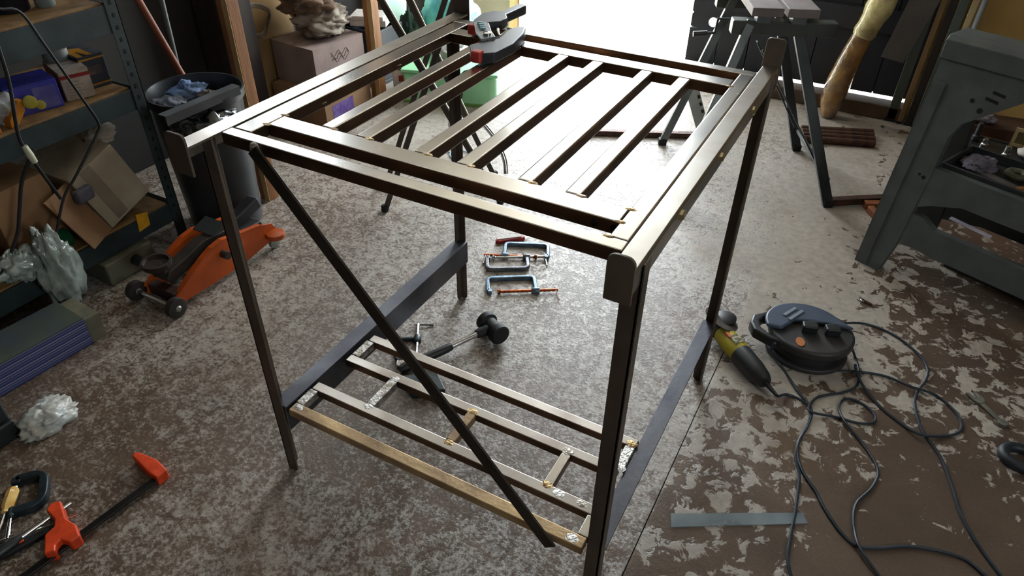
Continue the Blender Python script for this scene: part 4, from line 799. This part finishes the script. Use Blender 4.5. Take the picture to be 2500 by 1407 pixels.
for i, (x, y, sx, sy, lean, m, lb) in enumerate(((1.005, 2.90, .040, .040, (.01, 0), 1, 'grey-green post at the hinge side of the dark door'), (1.047, 2.885, .022, .030, (.012, 0), 0, 'narrow tan batten beside the grey-green door post'), (1.082, 2.88, .030, .030, (.014, 0), 2, 'dark batten between the tan and wide green battens'), (1.118, 2.87, .036, .024, (.016, 0), 1, 'wide grey-green batten left of the cream batten'), (1.157, 2.865, .024, .024, (.018, 0), 4, 'cream batten standing left of the pale pipe'), (1.184, 2.86, .018, .018, (.020, 0), 3, 'bluish white pipe standing against the tan wall'))):
    t = thing('batten', lb, 'batten', (x, y, 0), 'battens standing beside the dark door')
    if m == 3: obj('shaft', MB().tube([(x, y, 0), (x+lean[0], y+lean[1], 1.6)], .010, 12), BATM[m], t, smooth=True)
    else: obj('shaft', MB().bar((x, y, 0), (x+lean[0], y+lean[1], 1.9), sx, sy, up=(0, 1, 0)), BATM[m], t, bevel=.002)
    obj('foot', MB().box((x-sx*.6, y-sy*.6, 0), (x+sx*.6, y+sy*.6, .012)), BLACKR, t, bevel=.002)
gsh = obj('grey_sheet', MB().bar((.93, 2.80, .30), (1.03, 2.86, .85), .10, .004, up=(-.3, 1, 0), wd2=.14), mat('grey_card_sheet', '#5b5652', '#4c4744', 6, .7), bevel=.001); tag(gsh, 'limp grey sheet hanging beside the wrapped roll', 'sheet')
# ---------------------------------------------------------------- plastic sawhorse
sw = thing('sawhorse', 'grey plastic folding sawhorse with tool tray at right', 'sawhorse', (1.38, 1.55, 0))
MS = frame((1.056, 1.556, 0), math.radians(-23))
def panel(y_bot, y_top, thick, m, xs=0., far=False):
    """a leaning side panel: local x along the sawhorse, second coordinate up"""
    k = (y_top-y_bot)/.66
    A = MS @ Matrix(((1, 0, 0, xs), (0, k, 1, y_bot), (0, 1, 0, 0), (0, 0, 0, 1)))
    def pr_(name, poly, t0=0, t1=None, mm=m, bev=0): return obj(name, MB(A).prism(poly, t0, t1 if t1 is not None else thick, None), mm, sw, bevel=bev)
    return pr_
near = panel(0, .115, .03, SAWPL)
lg1 = near('leg', [(-.042, 0), (.040, 0), (.058, .12), (.062, .34), (.060, .46), (.075, .505), (.24, .640), (.24, .66), (-.05, .66), (-.047, .30)], bev=0)
near('leg', [(.76, 0), (.68, 0), (.665, .12), (.66, .34), (.66, .46), (.645, .505), (.48, .640), (.48, .66), (.77, .66), (.765, .30)], bev=0)
near('leg_rib', [(-.036, .01), (-.004, .01), (-.008, .60), (-.040, .60)], -.006, .0)
near('tray_support', [(.0615, .365), (.6605, .365), (.6605, .265), (.62, .258), (.54, .285), (.18, .285), (.10, .258), (.0615, .238)], .002, .028, bev=0)
near('lower_brace', [(.0585, .215), (.10, .212), (.14, .190), (.58, .190), (.62, .212), (.6645, .215), (.6655, .125), (.60, .118), (.55, .112), (.16, .112), (.12, .118), (.0555, .11)], .002, .028, bev=0)
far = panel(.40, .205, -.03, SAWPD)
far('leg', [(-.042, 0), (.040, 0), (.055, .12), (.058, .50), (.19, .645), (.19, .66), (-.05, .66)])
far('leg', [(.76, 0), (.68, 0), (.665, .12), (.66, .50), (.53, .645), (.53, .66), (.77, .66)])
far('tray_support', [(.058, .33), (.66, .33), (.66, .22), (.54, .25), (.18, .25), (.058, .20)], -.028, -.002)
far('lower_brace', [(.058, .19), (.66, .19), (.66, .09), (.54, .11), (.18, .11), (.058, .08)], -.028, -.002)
obj('top_beam', MB(MS).prism([(.105, .662), (.235, .662), (.235, .715), (.222, .728), (.118, .728), (.105, .715)], -.055, .775, Matrix(((0, 0, 1, 0), (1, 0, 0, 0), (0, 1, 0, 0), (0, 0, 0, 1)))), SAWPL, sw, bevel=.003)
for x, z in ((.115, .615), (.105, .595)): obj('moulded_slot', MB(MS @ Matrix(((1, 0, 0, 0), (0, .115/.66, 1, 0), (0, 1, 0, 0), (0, 0, 0, 1)))).prism([(x, z), (x+.035, z-.004), (x+.035, z-.012), (x, z-.008)], -.0012, -.0002), HOLE, lg1)
for x, z, r in ((.075, .575, .006), (.105, .555, .008), (.045, .33, .006), (.03, .335, .004)): obj('moulded_hole', MB(MS @ Matrix(((1, 0, 0, 0), (0, .115/.66, 1, 0), (0, 1, 0, 0), (0, 0, 0, 1)))).prism([(x+r*math.cos(a), z+r*math.sin(a)) for a in (2*math.pi*k/12 for k in range(12))], -.0012, -.0002), HOLE, lg1)
tr_ = obj('tool_tray', MB(MS).box((.064, .094, .345), (.655, .300, .350)).box((.064, .094, .350), (.072, .300, .378)).box((.647, .094, .350), (.655, .300, .378)).box((.072, .094, .350), (.647, .102, .378)).box((.072, .292, .350), (.647, .300, .378)), SAWPD, sw, bevel=.002)
tl = [('file', 'grey flat file lying in the sawhorse tray', 'file', MB(MS).prism([(.13, .17), (.30, .13), (.33, .135), (.31, .155), (.14, .20)], .351, .358), mat('grey_file', '#7d7a80', '#65626a', 9, .5, .3)),
      ('rag', 'folded grey-lilac rag in the sawhorse tray', 'rag', MB(MS).blob((.13, .22, .362), (.045, .055, .016), 81, .4, 16, 8, .351), mat('lilac_rag', '#766f7a', '#5f5963', 9, .9, 0, .4, 30)),
      ('wooden_ruler', 'brown wooden strip lying across the sawhorse tray', 'ruler', MB(MS).bar((.27, .13, .366), (.42, .29, .385), .016, .006), WOODO),
      ('tape_roll', 'olive tape roll resting in sawhorse tray', 'tape', MB(MS).tube([Vector((.23+.024*math.cos(2*math.pi*k/20), .235+.024*math.sin(2*math.pi*k/20), .362)) for k in range(20)], .010, 8, closed=True), mat('olive_tape', '#5a5a42', '#48482f', 9, .6))]
for nme, lb, ct, mb, m in tl: tag(obj(nme, mb, m, smooth=(nme in ('rag', 'tape_roll')), bevel=0 if nme in ('rag', 'tape_roll') else .001), lb, ct)
hs_ = obj('paper_strip', MB(MS).bar((.17, .020, .2605), (.29, .024, .2505), .018, .003), mat('lilac_white_strip', '#8f8fa5', '#a9a9ba', 20, .5), bevel=.001)
tag(hs_, 'lilac-white strip stuck on the sawhorse tray support', 'strip')
# floor timber between the sawhorse sides
fb = obj('dark_beam', MB(MS).box((.16, .20, 0), (.62, .27, .045)), mat('dark_beam_wood', '#2b2a27', '#1f1e1c', 9, .7), bevel=.003); tag(fb, 'dark wooden beam on floor beneath the sawhorse', 'beam')
fs_ = obj('newspaper', MB(MS).prism([(.30, .29), (.62, .30), (.62, .42), (.34, .40)], 0, .006), mat('pale_newspaper', '#8f8d86', '#77746c', 14, .8), bevel=.001); tag(fs_, 'pale newspaper on floor under the sawhorse', 'newspaper')
rd = obj('red_scraper', MB(MS).box((.44, .33, .0065), (.60, .36, .025)), REDP, bevel=.003); tag(rd, 'dull red tool lying on the newspaper under sawhorse', 'tool')
# red toolbox and clutter by the tan wall
tbx = thing('toolbox', 'open red toolbox behind the sawhorse by the tan wall', 'toolbox', (1.50, 2.32, 0))
Mt = frame((1.22, 2.22, 0), math.radians(-12))
obj('body', MB(Mt).box((0, 0, 0), (.55, .22, .17)), REDP, tbx, bevel=.004)
obj('rim', MB(Mt).box((-.004, -.004, .171), (.554, .012, .185)).box((-.004, .208, .171), (.554, .224, .185)).box((-.004, .012, .171), (.012, .208, .185)).box((.538, .012, .171), (.554, .208, .185)), BLACKP, tbx, bevel=.002)
obj('inner_tray', MB(Mt).box((.014, .014, .171), (.536, .206, .180)), BLACKP, tbx)
for i, (x, y, m, lb, ct, kind) in enumerate(((.09, .10, CHROME, 'chrome socket standing in the red toolbox', 'socket', 0), (.17, .06, CHROME, 'shorter chrome socket at the front of red toolbox', 'socket', 0), (.24, .13, WHITEP, 'white paper scrap in the red toolbox', 'paper', 1), (.05, .16, DKGREY, 'dark grey spool in the red toolbox corner', 'spool', 0))):
    if kind == 0: o_ = obj(ct, MB(Mt).lathe([(.012, 0), (.014, .002), (.014, .02), (.010, .024), (.010, .04+.01*i), (.007, .042+.01*i)], 14, Matrix.Translation((x, y, .181))), m, smooth=True)
    else: o_ = obj(ct, MB(Mt).blob((x, y, .20), (.045, .03, .020), 91, .5, 14, 8, .181), m, smooth='full')
    tag(o_, lb, ct)
fr_ = thing('small_frame', 'small tan picture-like frame standing on the red toolbox', 'frame', (*( (Mt @ Vector((.20, .20, 0))).xy ), .186))
Mq = Mt @ Matrix.Translation((.16, .190, .186))
obj('frame_bar', MB(Mq).box((0, 0, 0), (.085, .010, .012)), MATS['cream_batten'], fr_); obj('frame_bar', MB(Mq).box((0, 0, .058), (.085, .010, .070)), MATS['cream_batten'], fr_)
obj('frame_bar', MB(Mq).box((0, 0, .0121), (.012, .010, .0579)), MATS['cream_batten'], fr_); obj('frame_bar', MB(Mq).box((.073, 0, .0121), (.085, .010, .0579)), MATS['cream_batten'], fr_)
obj('back_panel', MB(Mq).box((.0121, .004, .0121), (.0729, .007, .0579)), mat('olive_panel', '#6b6030', '#544b26', 14, .7), fr_)
cl = obj('carton', MB(frame((1.33, 2.60, 0), .1)).box((-.16, -.08, 0), (.20, .08, .185)), mat('dark_carton', '#4d3526', '#3b291e', 9, .8), bevel=.003); tag(cl, 'dark brown carton against the tan wall behind toolbox', 'box')
hv = obj('paper_scrap', MB().blob((1.31, 2.56, .21), (.05, .035, .022), 95, .5, 16, 8, .186), mat('lilac_paper', '#a09aa8', '#868090', 9, .8), smooth='full'); tag(hv, 'lilac-white paper scrap on the dark carton', 'paper')
